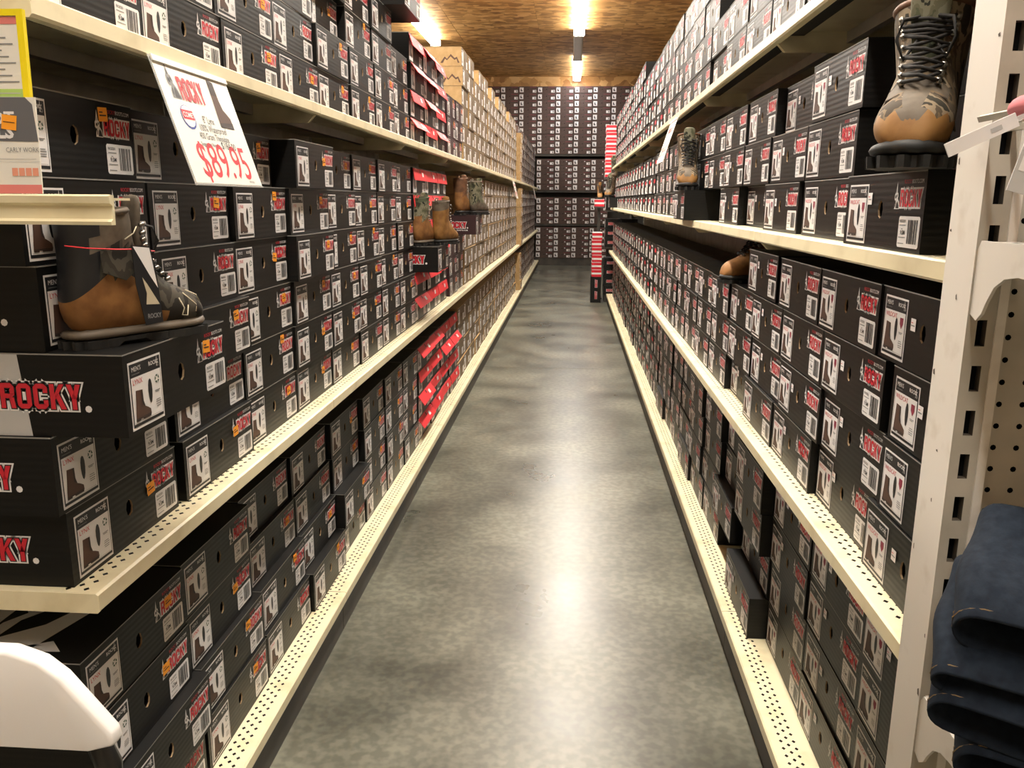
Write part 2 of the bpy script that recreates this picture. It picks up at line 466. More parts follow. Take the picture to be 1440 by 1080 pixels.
def sticker_mesh(mt, W=.026, H=.021):
    F = Flat(); F.r(0, 0, W, H, mt, 1)
    F.r(W * .12, H * .62, W * .5, H * .70, 'darkbrown_print' if mt == 'orange_sticker' else 'pink_strip', 2)
    F.r(W * .12, H * .38, W * .85, H * .48, 'darkbrown_print' if mt == 'orange_sticker' else 'grey_print', 2)
    return F.mesh('price_sticker')


def end_logo_mesh(H, pale=True, com=False):
    """big logo on the end of a box; local x runs along the end, plane faces -y"""
    F = Flat()
    if pale: F.p([(-.17, 0), (-.088, 0), (-.098, H), (-.17, H)], 'midgrey_print', 1)
    draw_logo(F, -.128, .040, .118, .036, 2)
    ram(F, -.158, .034, .038, 2, 'white_print')
    F.p([(.0 + .005 * math.cos(k * .7854) - .002, .041 + .005 * math.sin(k * .7854)) for k in range(8)], 'white_print', 2)
    if com: F.tris(text('BOOTS.COM', .02), -.07, .022, .012, .012, 'white_print', 3)
    return F.mesh('end_logo')


ME = dict(black=body_mesh('boot_box', BL, BD, BH, 'black_card'), maroon=body_mesh('boot_box', BL, BD, BH, 'maroon_card'),
          lid_black=lid_mesh('lid', BL, BD, 'black_card', 'paper_edge'), lid_maroon=lid_mesh('lid', BL, BD, 'maroon_card', 'black_card'),
          lynx=picture_label('LYNX', 'green_print'), wild=picture_label('WILDCAT', 'wine_print'), bar=barcode_mesh(), logo=small_logo(),
          orange=sticker_mesh('orange_sticker'), white=sticker_mesh('white_sticker', .018, .019), end=end_logo_mesh(BH), end2=end_logo_mesh(BH, False), end3=end_logo_mesh(BH, False, True))
KL, KH = .332, .121
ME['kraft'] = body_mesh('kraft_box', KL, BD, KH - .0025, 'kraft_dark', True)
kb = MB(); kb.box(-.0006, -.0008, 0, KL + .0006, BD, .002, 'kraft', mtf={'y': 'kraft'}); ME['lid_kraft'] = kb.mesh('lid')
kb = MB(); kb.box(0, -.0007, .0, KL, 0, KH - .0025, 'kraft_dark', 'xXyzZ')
F = Flat(); F.r(0, 0, .085, .092, 'white_print', 1); F.r(.004, .078, .05, .088, 'darkbrown_print', 2)
F.p([(.008 + x * .034, .012 + z * .042) for x, z in BOOT2D], 'brown_print', 2); F.r(.045, .02, .053, .06, 'grey_print', 2); ME['klabel'] = F.mesh('picture_label')
F = Flat(); F.r(0, 0, .07, .046, 'white_print', 1)
for k in range(5): F.r(.036 + .0058 * k, .006, .0385 + .0058 * k, .040, 'grey_print', 2)
ME['kbar'] = F.mesh('barcode_label')
F = Flat(); F.p([(-.14, .02), (-.11, .06), (-.095, .045), (-.07, .075), (-.045, .05), (-.03, .058), (-.012, .02)], 'brown_print', 1)
F.p([(-.122, .02), (-.108, .046), (-.095, .036), (-.071, .060), (-.046, .038), (-.032, .044), (-.024, .02)], 'kraft', 2)
F.p([(-.26, .015), (-.25, .05), (-.262, .085), (-.248, .08), (-.238, .105), (-.23, .075), (-.215, .082), (-.222, .05), (-.19, .03), (-.165, .05), (-.175, .02)], 'brown_print', 1)
F.p([(-.247, .02), (-.24, .05), (-.236, .065), (-.228, .046), (-.2, .022)], 'kraft', 2)
ME['kend'] = F.mesh('end_print')
# plain kraft end panel (the ends of the boxes are paler than the printed fronts)
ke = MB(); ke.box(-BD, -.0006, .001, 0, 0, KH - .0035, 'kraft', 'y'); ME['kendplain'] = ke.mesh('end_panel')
ME['klblbig'] = ME['klabel']
# red flap: the front flap hanging out of the lid of some boxes
rf = MB(); rf.hexa([(.0, -.010, -.052), (BL, -.010, -.052), (BL, -.0075, -.052), (0, -.0075, -.052)], [(0, -.0035, 0), (BL, -.0035, 0), (BL, -.001, 0), (0, -.001, 0)], 'red_flap')
rf.poly([(.20, -.0092, -.034), (.24, -.0092, -.034), (.24, -.0068, -.014), (.20, -.0068, -.014)], 'white_print')
rf.poly([(.15, -.0075, -.018), (.165, -.0075, -.018), (.165, -.0056, -.002), (.15, -.0056, -.002)], 'black_print')
ME['flap'] = rf.mesh('red_flap')
F = Flat(); F.r(0, 0, .085, .095, 'white_print', 1); F.p([(.012 + x * .055, .014 + z * .045) for x, z in BOOT2D], 'grey_print', 2); F.r(.008, .078, .07, .084, 'grey_print', 2); ME['glabel'] = F.mesh('picture_label')
bb = MB(); bb.box(0, 0, 0, .36, .28, .1275, 'brown_card'); ME['brown'] = bb.mesh('brown_box')
F = Flat(); F.r(0, 0, .078, .088, 'white_print', 1); F.p([(.018 + x * .04, .016 + z * .05) for x, z in BOOT2D], 'black_print', 2); ME['blabel'] = F.mesh('picture_label')
F = Flat(); F.r(0, 0, .072, .046, 'white_print', 1); F.r(.038, .008, .064, .038, 'grey_print', 2); ME['bbar'] = F.mesh('barcode_label')
F = Flat(); F.p([(.0085 * math.cos(k * .7854), .0085 * math.sin(k * .7854)) for k in range(8)], 'hole_dark', 1); ME['bhole'] = F.mesh('finger_hole')
F = Flat(); F.p([(.011 * math.cos(k * .7854), .011 * math.sin(k * .7854)) for k in range(8)], 'white_sticker', 1); ME['dot'] = F.mesh('round_sticker')
F = Flat(); F.r(0, 0, .13, .006, 'wine_print', 1); ME['bline'] = F.mesh('printed_line')

ORD = ['', 'first', 'second', 'third', 'fourth', 'fifth', 'sixth', 'seventh', 'eighth', 'ninth', 'tenth', 'eleventh', 'twelfth', 'thirteenth', 'fourteenth', 'fifteenth',
       'sixteenth', 'seventeenth', 'eighteenth', 'nineteenth', 'twentieth', 'twenty-first', 'twenty-second', 'twenty-third']
ROT = {'L': R90, 'R': -R90, 'B': 0}
SIDEW = {'L': 'left', 'R': 'right'}


def part(name, key, root, loc=(0, 0, 0), rot=0): return link(name, ME[key], root, loc, rot)


rj = random.Random(5)


def add_box(kind, side, x, y, z, label, group, yaw=0, sticker=True, end=None, name='boot_box'):
    """x: front plane, y: near edge; z: underside"""
    L = KL if kind == 'kraft' else BL
    yy = y if side == 'L' else y + L
    o = link(name, ME['kraft' if kind == 'kraft' else ('maroon' if kind == 'maroon' else 'black')], None, (x, yy, z), ROT[side] + yaw)
    tag(o, label, 'box', group)
    if kind == 'kraft':
        part('lid', 'lid_kraft', o, (0, 0, KH - .0025))
        part('picture_label', 'klabel', o, (.014 + rj.uniform(-.004, .004), 0, .012))
        part('barcode_label', 'kbar', o, (KL - .085, 0, .010 + rj.uniform(0, .01)))
        e = part('end_panel', 'kendplain', o, (0, 0, 0), -R90 if side == 'L' else R90)
        if end: part('end_print', 'kend', o, (-.0006, .0, 0), -R90)
        return o
    part('lid', 'lid_maroon' if kind == 'maroon' else 'lid_black', o, (0, 0, BH))
    if kind == 'red':
        part('picture_label', 'glabel', o, (.012, 0, .006))
        f = part('red_flap', 'flap', o, (0, 0, BH - .004)); tag(f, 'bright red flap hanging from the lid')
        f.rotation_euler[0] = rj.choice((0, -.05, -.18, -.5))
    else:
        part('picture_label', 'lynx' if side == 'L' else 'wild', o, (.012 + rj.uniform(-.003, .004), 0, .004 + rj.uniform(0, .003)))
        part('logo_print', 'logo', o, (.226, 0, .063))
        if sticker:
            if side == 'L':
                dx, dz = rj.choice(((.236, .088), (.228, .074), (.247, .078), (.262, .070), (.228, .060)))
                part('price_sticker', 'orange', o, (dx, -LAY * 4, dz + rj.uniform(-.004, .004))).rotation_euler[1] = rj.uniform(-.1, .1)
            else:
                part('price_sticker', 'white', o, (.118 + rj.uniform(-.012, .008), -LAY * 3, .062 + rj.uniform(-.006, .012)))
    part('barcode_label', 'bar', o, (.251 + rj.uniform(-.003, .004), 0, .006 + rj.uniform(0, .004)))
    if end == 'near':
        part('end_logo', 'end', o, (-.0002, .052, 0), -R90)
    elif end:
        part('end_logo', end, o, (-.0002, .052, 0), -R90)
    return o


def rowlabel(kind, side, shelf, k, n, row_word=None):
    w = {'black': 'black boot box', 'maroon': 'dark maroon boot box', 'red': 'black box with red flap', 'kraft': 'brown kraft box'}[kind]
    return f"{w} on {SIDEW[side]} {shelf} shelf, {ORD[k + 1]} row up, {ORD[n + 1]} from near end"


# ------------------------------------------------------------------ room shell
Y0, Y1, XL, XR, CZ = -3.0, 18.0, -4.8, 3.6, 3.745
fl = tag(MB().box(XL, Y0, -.12, XR, Y1, -.02, 'concrete').build('floor'), 'grey polished concrete floor of the shop', None, None, 'structure')
for a, b in ((Y0, .62), (.62, 6.478), (6.486, 12.326), (12.334, Y1)):
    MB().box(XL, a, -.02, XR, b, 0, 'concrete').build('slab', fl)
MB().box(XL, 6.478, -.02, XR, 6.486, -.0008, 'joint_fill').build('joint_strip', fl)
MB().box(XL, 12.326, -.02, XR, 12.334, -.0008, 'joint_fill').build('joint_strip', fl)
ce = tag(MB().box(XL, Y0, CZ + .012, XR, Y1, CZ + .1, 'osb').build('ceiling'), 'oriented strand board ceiling', None, None, 'structure')
pm = {}
ix = 0
xx = XL + .6
while xx < XR:
    x2 = min(xx + 1.217, XR); yy = Y0 + (.6 if ix % 2 else 0)
    while yy < Y1:
        y2 = min(yy + 2.435, Y1)
        key = (round(x2 - xx, 3), round(y2 - yy, 3))
        if key not in pm: pm[key] = MB().box(0, 0, 0, key[0], key[1], .0115, 'osb').mesh('panel')
        link('panel', pm[key], ce, (xx, yy, CZ + random.uniform(0, .0006)))
        yy += 2.44
    xx += 1.22; ix += 1
for nm, a in (('wall_left', (XL - .1, Y0, 0, XL, Y1, CZ)), ('wall_right', (XR, Y0, 0, XR + .1, Y1, CZ)), ('wall_back', (XL, Y1, 0, XR, Y1 + .1, CZ)), ('wall_front', (XL, Y0 - .1, 0, XR, Y0, CZ))):
    tag(MB().box(*a, 'wall_paint').build(nm), nm.replace('_', ' ') + ' of the storeroom', None, None, 'structure')
tag(MB().box(XL, 17.62, 3.535, XR, 17.75, CZ, 'osb').build('trim_1'), 'strand board header above the back stacks', None, None, 'structure')


# ------------------------------------------------------------------ lights
def ceiling_light(x, y, ln, mt, label):
    t = thing('ceiling_light', label, 'light', (x, y, CZ), 0, 'fluorescent ceiling lights')
    h = 'fixture_grey' if mt == 'tube_off' else 'fixture_white'
    b = MB(); b.prism([(-.032, 0), (-.032, -.03), (-.022, -.055), (.022, -.055), (.032, -.03), (.032, 0)], 'y', 0, ln, h); b.build('housing', t, fix=True)
    for e in (0.0, ln - .012): MB().box(-.078, e, -.098, .078, e + .012, -.018, h).build('end_cap', t)
    MB().prism([(-.074, -.022), (-.074, -.060), (-.056, -.094), (.056, -.094), (.074, -.060), (.074, -.022)], 'y', .013, ln - .013, mt).build('diffuser', t, fix=True)
    if mt != 'tube_off':
        ld = bpy.data.lights.new('lamp', 'AREA'); ld.shape = 'RECTANGLE'; ld.size = .11; ld.size_y = ln - .03
        ld.energy = LAMP_W * (1 if mt == 'tube_lit' else .4); ld.color = (1.0, .955, .86) if mt == 'tube_lit' else (.93, .96, 1)
        lo = bpy.data.objects.new('lamp', ld); COL.objects.link(lo); lo.parent = t; lo.location = (0, ln / 2, -.0955)


LL = 2.42
for i, y in enumerate((-1.71, .73, 3.17, 5.61, 8.05, 10.49)):
    ceiling_light(.045, y, LL, 'tube_lit', ['lit fluorescent strip light overhead behind the camera', 'lit fluorescent strip light straight above the near end of the aisle', 'lit fluorescent strip light, second along the aisle ceiling',
                  'lit fluorescent strip light, third along the aisle ceiling', 'lit fluorescent strip light, fourth along the aisle ceiling', 'bright fluorescent strip light on the ceiling at the top centre'][i])
ceiling_light(.035, 12.95, 2.15, 'tube_off', 'grey unlit strip light between the two lit ceiling lights')
ceiling_light(.035, 15.12, 2.42, 'tube_far', 'short white lit strip light near the back header')
for i, y in enumerate((1.45, 3.89, 6.33, 8.77, 11.21)):
    ceiling_light(-2.18, y, LL, 'tube_lit', ('lit strip light over the neighbouring left aisle, ' + ORD[i + 1] + ' from the front') if i < 4 else 'lit strip light glowing above the left top boxes')

# ------------------------------------------------------------------ shelving
SL, SR, PITCH = 1.075, 1.05, 1.228
DEP = .40


def shelf_parts(S, mt='cream_metal'):
    d = MB(); d.box(0, .001, -.0022, S, .016, 0, mt); d.box(0, .058, -.0022, S, DEP, 0, mt); a = d.mesh('deck')
    s = MB(); n = 48; cw = S / n; rw = .014
    for r in range(3):
        y0 = .016 + r * rw; off = cw / 2 if r == 1 else 0
        s_ = [0] + [cw * i + off for i in range(1 if off == 0 else 0, n)] + [S] if off == 0 else [0, cw / 2] + [cw * i + off for i in range(1, n)] + [S]
        for i in range(len(s_) - 1):
            xa, xb = s_[i], s_[i + 1]
            if xb - xa < 1e-6: continue
            c = [(xa, y0), (xb, y0), (xb, y0 + rw), (xa, y0 + rw)]
            if xb - xa < cw * .9: s.poly([(p[0], p[1], 0) for p in c], mt); continue
            cx, cy = (xa + xb) / 2, y0 + rw / 2; hx, hy = .0056, .0046
            dd = [(cx, cy - hy), (cx + hx, cy), (cx, cy + hy), (cx - hx, cy)]
            for T in ((c[0], c[1], dd[0]), (c[1], dd[1], dd[0]), (c[1], c[2], dd[1]), (c[2], dd[2], dd[1]), (c[2], c[3], dd[2]), (c[3], dd[3], dd[2]), (c[3], c[0], dd[3]), (c[0], dd[0], dd[3])):
                s.poly([(p[0], p[1], 0) for p in T], mt)
    st = s.mesh('perforated_strip')
    u = MB(); u.box(.002, .004, -.012, S - .002, .075, -.010, 'dark_plate'); un = u.mesh('under_channel')  # coloured dark to stand for the shade seen through the perforations
    l = MB(); pr = [(0.001, 0.0), (-.003, -.003), (-.004, -.026), (.0, -.030), (.016, -.030), (.016, -.028), (.002, -.027), (.002, -.002)]
    l.prism(pr, 'x', 0, S, mt); lp = l.mesh('lip', fix=True)
    return a, st, un, lp


SH = shelf_parts(PITCH - .003)
bk = MB(); bk.prism([(.012, -.031), (.03, -.050), (DEP, -.054), (DEP, -.0025), (.012, -.0025)], 'x', 0, .004, 'cream_metal'); BRK = bk.mesh('bracket', fix=True)
rbm = MB(); rbm.prism([(DEP * .45, -.003), (DEP * .45, -.03), (DEP * .5, -.03), (DEP * .5, -.003)], 'x', .004, PITCH - .007, 'grey_metal'); RIB = rbm.mesh('stiffener', fix=True)


cpo = [(-.004, -.027), (.0, -.031), (DEP, -.031), (DEP, .0), (.001, .0), (-.0035, -.003)]
cm = MB(); cm.prism(cpo, 'x', -.0025, -.0002, 'cream_metal'); CAPL = cm.mesh('end_cap', fix=True)
cm = MB(); cm.prism(cpo, 'x', PITCH - .0028, PITCH - .0005, 'cream_metal'); CAPR = cm.mesh('end_cap', fix=True)


def shelf(side, x, ynear, z, label, group, raised=True):
    y = ynear if side == 'L' else ynear + PITCH - .003
    t = thing('shelf', label, 'shelf', (x, y, z), ROT[side], group)
    for n, me in zip(('deck', 'perforated_strip', 'under_channel', 'lip'), SH):
        o = link(n, me, t)
        if n == 'perforated_strip': o['kind'] = 'stuff'
    first = ynear < 1.2
    if first: link('end_cap', CAPL if side == 'L' else CAPR, t)
    if raised:
        if not (first and side == 'L'): link('bracket', BRK, t, (.002, 0, 0))
        if not (first and side == 'R'): link('bracket', BRK, t, (PITCH - .009, 0, 0))
        link('stiffener', RIB, t)
    return t


def base_unit(side, x, ynear, label, group):
    y = ynear if side == 'L' else ynear + PITCH - .003
    t = shelf(side, x, ynear, .125, label, group, False)
    MB().box(0, .010, -.125, PITCH - .003, .022, -.030, 'kick_dark').build('kick_plate', t)
    return t


LZ = [.125, .733, 1.553]; LXL = [-.668, -.684, -.688]
RZ = [.125, .687, 1.228, 1.722]; RXL = [.468, .484, .490, .497]
NL, NR = 13, 8
LN = ['bottom', 'middle', 'top']; RN = ['bottom', 'second', 'third', 'top']
for i in range(NL):
    for l in range(3):
        lab = f"cream metal {'base deck' if l == 0 else 'shelf'}, left {LN[l]} level, {ORD[i + 1]} section from the near end"
        (base_unit('L', LXL[0], SL + i * PITCH, lab, 'left gondola shelves') if l == 0 else shelf('L', LXL[l], SL + i * PITCH, LZ[l], lab, 'left gondola shelves'))
for i in range(NR):
    for l in range(4):
        lab = f"cream metal {'base deck' if l == 0 else 'shelf'}, right {RN[l]} level, {ORD[i + 1]} section from the near end"
        (base_unit('R', RXL[0], SR + i * PITCH, lab, 'right gondola shelves') if l == 0 else shelf('R', RXL[l], SR + i * PITCH, RZ[l], lab, 'right gondola shelves'))


def gondola_frame(side, xb, ys, n, label):
    t = thing('gondola_frame', label, 'shelving', (0, ys, 0))
    s = -1 if side == 'L' else 1
    for i in range(n):
        MB().box(min(xb, xb + s * .02), i * PITCH + .03, .02, max(xb, xb + s * .02), (i + 1) * PITCH - .03, 2.15, 'grey_metal').build('back_panel', t)
    for i in range(n + 1):
        MB().box(min(xb, xb + s * .03), i * PITCH - .024, 0, max(xb, xb + s * .03), i * PITCH + .024, 2.15, 'grey_metal').build('upright', t)


gondola_frame('L', LXL[2] - DEP - .02, SL, NL, 'grey metal back panels and uprights behind the left boxes')
gondola_frame('R', RXL[3] + DEP + .018, SR + .05, NR, 'grey metal back panels and uprights behind the right boxes')

# ------------------------------------------------------------------ boxes on the left
RP = BH + LID + .0006          # row pitch
groups = {}


def run_rows(side, shelf_name, kind, x, z, rows, group, pitch=RP, L=BL, skip_sticker=.15, xjit=.005, n0=0):
    """rows: list of lists; an entry is y or (y, dx[, end])"""
    for k, row in enumerate(rows):
        last = -9
        for n, e in enumerate(row):
            if e is None: continue
            y, dx, end = (e, 0, None) if not isinstance(e, tuple) else (e + (0, None))[:3] if len(e) < 3 else e
            y = max(y, last + L + .0025); last = y
            s = 1 if side == 'L' else -1
            xx = x + s * (dx + rj.uniform(-xjit, xjit))
            add_box(kind, side, xx, y, z + k * pitch + .0004, rowlabel(kind, side, shelf_name, k, n + n0), group, yaw=rj.uniform(-.006, .006) if dx < .05 else 0,
                    sticker=rj.random() > skip_sticker, end=end)


# near edges in metres, per row from the bottom (left middle shelf)
M = [
    [(1.09, 0, 'near'), 1.455, (1.79, -.008), 2.085, 2.44, 2.785, 3.135, 3.478],
    [(1.07, 0, 'near'), 1.45, (1.79, -.008), 2.075, 2.43, 2.775, 3.115, 3.465],
    [(1.075, .115, 'near'), (1.45, .012), (1.79, -.005), 2.11, 2.46, 2.80, 3.145, 3.49],
    [(1.08, .005, 'near'), 1.425, (1.775, -.005), (2.06, .022), 2.40, 2.745, 3.085, 3.46],
    [(1.065, 0, 'near'), (1.432, -.012), (1.775, 0), (2.05, .005), 2.395, 2.735, 3.075, 3.44],
    [(1.05, 0, 'near'), (1.395, -.014), (1.74, -.02), (2.11, .03), (2.45, -.012), 2.79, 3.13, 3.47]]
run_rows('L', 'middle', 'black', -.728, LZ[1], M, 'black boot boxes on the left middle shelf')
B = [
    [(1.12, .006), 1.475, 1.825, (2.17, .01), (2.515, -.004), 2.86, 3.205, 3.55],
    [(1.13, .02), 1.475, (1.82, -.005), (2.165, -.012), (2.51, .02), 2.855, 3.20, 3.545],
    [1.105, (1.45, -.008), (1.81, -.03), (2.155, -.025), (2.51, -.015), 2.855, 3.20, 3.545],
    [1.10, (1.45, -.012), (1.80, -.035), (2.15, -.03), (2.505, -.025), 2.85, 3.195, 3.55]]
run_rows('L', 'bottom', 'black', -.735, LZ[0], B, 'black boot boxes on the left bottom shelf')
nearb = [o for o in COL.objects if o.get('label') == rowlabel('black', 'L', 'bottom', 3, 0)][0]
lp_ = MB()
for q in ([(.03, .05), (.16, .02), (.20, .035), (.10, .075), (.05, .13), (.11, .125), (.15, .10), (.16, .115), (.10, .15), (.04, .155), (.015, .11)], [(.06, .155), (.30, .16), (.33, .18), (.17, .20), (.20, .235), (.15, .23), (.10, .20)], [(.02, .0), (.05, .03), (.02, .09), (.012, .10)], [(.13, .125), (.29, .10), (.32, .12), (.16, .15)]):
    lp_.poly([(x + .01, y + .05, BH + LID + .0004) for x, y in q], 'white_print')
lp_.build('lid_print', nearb)
T = [
    [1.125, 1.462, 1.80, 2.145, 2.485, 2.835, 3.178, 3.53],
    [1.10, 1.445, 1.785, 2.125, 2.47, 2.84, 3.185, 3.53],
    [1.10, 1.44, 1.78, 2.12, (2.462, -.02), 2.82, 3.165, 3.51],
    [1.10, 1.45, 1.79, 2.13, 2.47, 2.81, 3.155, None],
    [1.12, 1.47, 1.81, 2.15, 2.50, None, None, (3.40, .06, 'end2')]]
T[4] = [1.12, 1.47, 1.81, 2.15, None, None, None, None]
run_rows('L', 'top', 'black', -.742, LZ[2], T, 'black boot boxes on the left top shelf')
o = add_box('black', 'L', -.655, 3.36, LZ[2] + 4 * RP + .0006, 'single black boot box jutting out on top of the left top stack', 'black boot boxes on the left top shelf', .0, False, 'end2')

# boxes with red flaps
run_rows('L', 'middle', 'red', -.728, LZ[1], [[3.83, 4.18, 4.53], [3.82, 4.17, 4.52], [None, 4.19, 4.54], [(3.83, -.06), (4.18, 0), 4.53], [3.82, 4.17, 4.52], [3.83, 4.18, 4.53]], 'red flap boxes on the left middle shelf')
run_rows('L', 'bottom', 'red', -.735, LZ[0], [[(3.92, 0), 4.27, 4.62, 4.97], [3.91, 4.26, 4.61, 4.96], [3.92, 4.27, 4.62, 4.97], [3.90, 4.25, 4.60, 4.95]], 'red flap boxes on the left bottom shelf')
run_rows('L', 'top', 'red', -.742, LZ[2], [[3.90, 4.245, 4.59], [3.89, 4.24, 4.585], [3.90, 4.245, 4.59], [3.88, 4.23, 4.575]], 'red flap boxes on the left top shelf')
# maroon boxes
run_rows('L', 'top', 'maroon', -.742, LZ[2], [[5.02, 5.36], [5.02, 5.36], [5.05, 5.395]], 'maroon boxes on the left top shelf')
run_rows('L', 'middle', 'maroon', -.728, LZ[1], [[4.95, 5.29], [4.95, 5.29], [4.96, 5.30]], 'maroon boxes on the left middle shelf')
# display boxes pulled out into the aisle under the sample boots
add_box('black', 'L', -.615, 3.832, LZ[1] + 2 * RP + .0006 + .001, 'black boot box pulled out under the tan and camo sample boots', 'black boot boxes on the left middle shelf', 0, False, 'end2')
add_box('maroon', 'L', -.600, 5.26, LZ[1] + 3 * RP + .0006, 'maroon boot box pulled out under the brown and olive sample boots', 'maroon boxes on the left middle shelf', 0, False, 'end3')

# kraft boxes
KP = KH + .0006
ks = rj
def kraft_rows(shelf_name, x, z, y0, ncol, nrow, extra, grp):
    for k in range(nrow + 3):
        for n in range(ncol):
            top = nrow + extra.get(n, 0)
            if k >= top: continue
            y = y0 + n * (KL + .004) + rj.uniform(-.001, .001)
            add_box('kraft', 'L', x + rj.uniform(-.006, .006), y, z + k * KP + .0004, rowlabel('kraft', 'L', shelf_name, k, n), grp, 0, name='kraft_box', end=('p' if (n == 0 and k >= 4 and shelf_name == 'top') else None))


kraft_rows('bottom', -.735, LZ[0], 5.33, 17, 4, {}, 'kraft boxes on the left bottom shelf')
kraft_rows('middle', -.728, LZ[1], 5.66, 16, 6, {0: 0, 5: 0}, 'kraft boxes on the left middle shelf')
kraft_rows('top', -.742, LZ[2], 5.72, 16, 5, {0: 1, 1: 1, 3: 1, 4: 1, 6: 1, 7: 0, 8: 1, 9: 1, 10: 1, 12: 1, 13: 1, 14: 1, 15: 1}, 'kraft boxes on the left top shelf')


# ------------------------------------------------------------------ far boxes that are past counting
class Far(MB):
    def bx(s, side, x, y, z, L, H, mt, D=.29, logo=False, lab=.093, end=None):
        sg = 1 if side == 'L' else -1
        xb = x - sg * D
        s.box(min(x, xb), y, z, max(x, xb), y + L, z + H, mt, mtf={'y': end or mt})
        e = x + sg * .0006
        def q(ya, yb, za, zb, m, k=1):
            ee = x + sg * .0006 * k
            P = [(ee, ya, za), (ee, yb, za), (ee, yb, zb), (ee, ya, zb)]
            s.poly(P if side == 'L' else P[::-1], m)
        if side == 'L': a, b, c = (.012, .012 + lab), (L - .085, L - .01), (L - .11, L - .01)
        else: a, b, c = (L - .012 - lab, L - .012), (.01, .085), (.01, .11)
        q(y + a[0], y + a[1], z + .005, z + .1, 'white_print')
        q(y + a[0] + .012, y + a[1] - .012, z + .075, z + .09, 'black_print', 2)
        q(y + (a[0] + a[1]) / 2 - .025, y + (a[0] + a[1]) / 2 + .012, z + .015, z + .05, 'brown_print', 2)
        q(y + b[0], y + b[1], z + .006, z + .05, 'white_print')
        if logo: q(y + c[0], y + c[1], z + .067, z + .09, 'red_print')


far = Far(); rf_ = random.Random(9)
YSPLIT = 5.45
nfarR = 0
REND = SR + NR * PITCH - .02


def right_far(x, z, nrow, y0, extra=None):
    global nfarR
    y = y0; c = 0
    while y + BL < REND:
        for k in range(nrow + (extra(y) if extra else 0)):
            far.bx('R', x + rf_.uniform(-.005, .005), y + rf_.uniform(-.001, .001), z + k * RPR + .0005, BL, BH, 'black_card', logo=True); nfarR += 1
        y += BL + .004; c += 1
    return y


RPR = .1208
# the right side, individual boxes first: far edges of the pictured boxes given per row
def right_rows(shelf_name, x, z, rows, group, pitch=RPR):
    for k, row in enumerate(rows):
        last = -9
        for n, e in enumerate(row):
            if e is None: continue
            yfar, dx = (e, 0) if not isinstance(e, tuple) else e
            y = max(yfar - BL, last + BL + .0025); last = y
            add_box('black', 'R', x - dx + rj.uniform(-.004, .004), y, z + k * pitch + .0006, rowlabel('black', 'R', shelf_name, k, n), group, rj.uniform(-.005, .005) if abs(dx) < .04 else 0, rj.random() > .25)


def cont(lst, n, step=.344):
    l = list(lst)
    while len(l) < n:
        p = l[-1] if not isinstance(l[-1], tuple) else l[-1][0]
        l.append(p + step)
    return l


RB = [cont([1.432, 1.772, 2.112, (2.56, .05), 2.93], 12), cont([1.432, 1.772, 2.112, 2.46, 2.81], 12), cont([1.44, 1.775, 2.115, (2.46, .028), 2.80], 12), cont([1.432, 1.772, 2.115, (2.46, .032), 2.80, 3.14], 12)]
RB[0] = cont([1.432, 1.772, 2.112, (2.46, .05), (3.10, .0)], 12)
RB[1] = cont([1.432, 1.772, 2.112, 2.46, (2.83, .03), 3.17], 12)
for r in RB:
    for i in range(5 if r is not RB[0] else 4, len(r)):
        p = r[i] if not isinstance(r[i], tuple) else r[i][0]
        r[i] = (p, .02 + (.01 if i % 3 == 0 else 0))
right_rows('bottom', .552, RZ[0], RB, 'black boot boxes on the right bottom shelf')
RM = [cont([1.39, (1.735, -.012), 2.075, 2.42, (2.76, -.02), 3.10], 12), cont([1.355, (1.70, -.01), 2.04, 2.385, 2.725, 3.065], 12), cont([1.345, 1.715, 2.055, 2.40, 2.74, 3.08], 12), [1.42, 1.76, 2.10, 2.485]]
right_rows('second', .519, RZ[1], RM, 'black boot boxes on the right second shelf')
R3 = [cont([(1.578, .025), 1.955, (2.345, -.0), (2.72, -.025), 3.07, (3.78, .075), 4.13], 11), cont([(1.625, -.09), 1.968, 2.312, 2.655, 3.0, 3.345, 3.69], 12), cont([(1.61, -.09), 1.95, (2.29, -.025), 2.635, 3.00, 3.35, 3.70], 12)]
right_rows('third', .523, RZ[2], R3, 'black boot boxes on the right third shelf')
R4 = [cont([1.42, 1.765, 2.11, 2.455, 2.80, 3.15, (3.50, -.01), 3.85], 12), cont([1.40, 1.745, 2.09, 2.435, 2.78, 3.13, 3.48, 3.83], 12), [1.41, 1.755, 2.10, (2.50, .03), None, None, 3.70, 4.045, 4.39, 4.735, 5.08, 5.425], [None] * 6 + [3.69, 4.035, 4.40, 4.745, 5.09, 5.435]]
right_rows('top', .530, RZ[3], R4, 'black boot boxes on the right top shelf')


def row_end(rows, k):
    e = rows[k][-1]; return (e[0] if isinstance(e, tuple) else e)


for k in range(4):
    y = row_end(RB, k) + .006
    while y + BL < REND:
        far.bx('R', .532 + rf_.uniform(-.006, .006), y, RZ[0] + k * RPR + .0006, BL, BH, 'black_card', logo=True); y += BL + .004
for k in range(3):
    y = row_end(RM, k) + .006
    while y + BL < REND:
        far.bx('R', .519 + rf_.uniform(-.005, .005), y, RZ[1] + k * RPR + .0006, BL, BH, 'black_card', logo=True); y += BL + .004
for k in range(3):
    y = row_end(R3, k) + .006
    while y + BL < REND:
        if k == 0 and y + BL > REND - .74 and y < REND - .37: y += .05; continue
        far.bx('R', .523 + rf_.uniform(-.005, .005), y, RZ[2] + k * RPR + .0006, BL, BH, 'black_card', logo=True); y += BL + .004
for k in range(5):
    y = (row_end(R4, k) if k < 4 else 6.6) + .006
    while y + BL < REND:
        far.bx('R', .530 + rf_.uniform(-.006, .006), y, RZ[3] + k * RPR + .0006, BL, BH, 'black_card', logo=True); y += BL + .004 + (.02 if rf_.random() < .12 else 0)
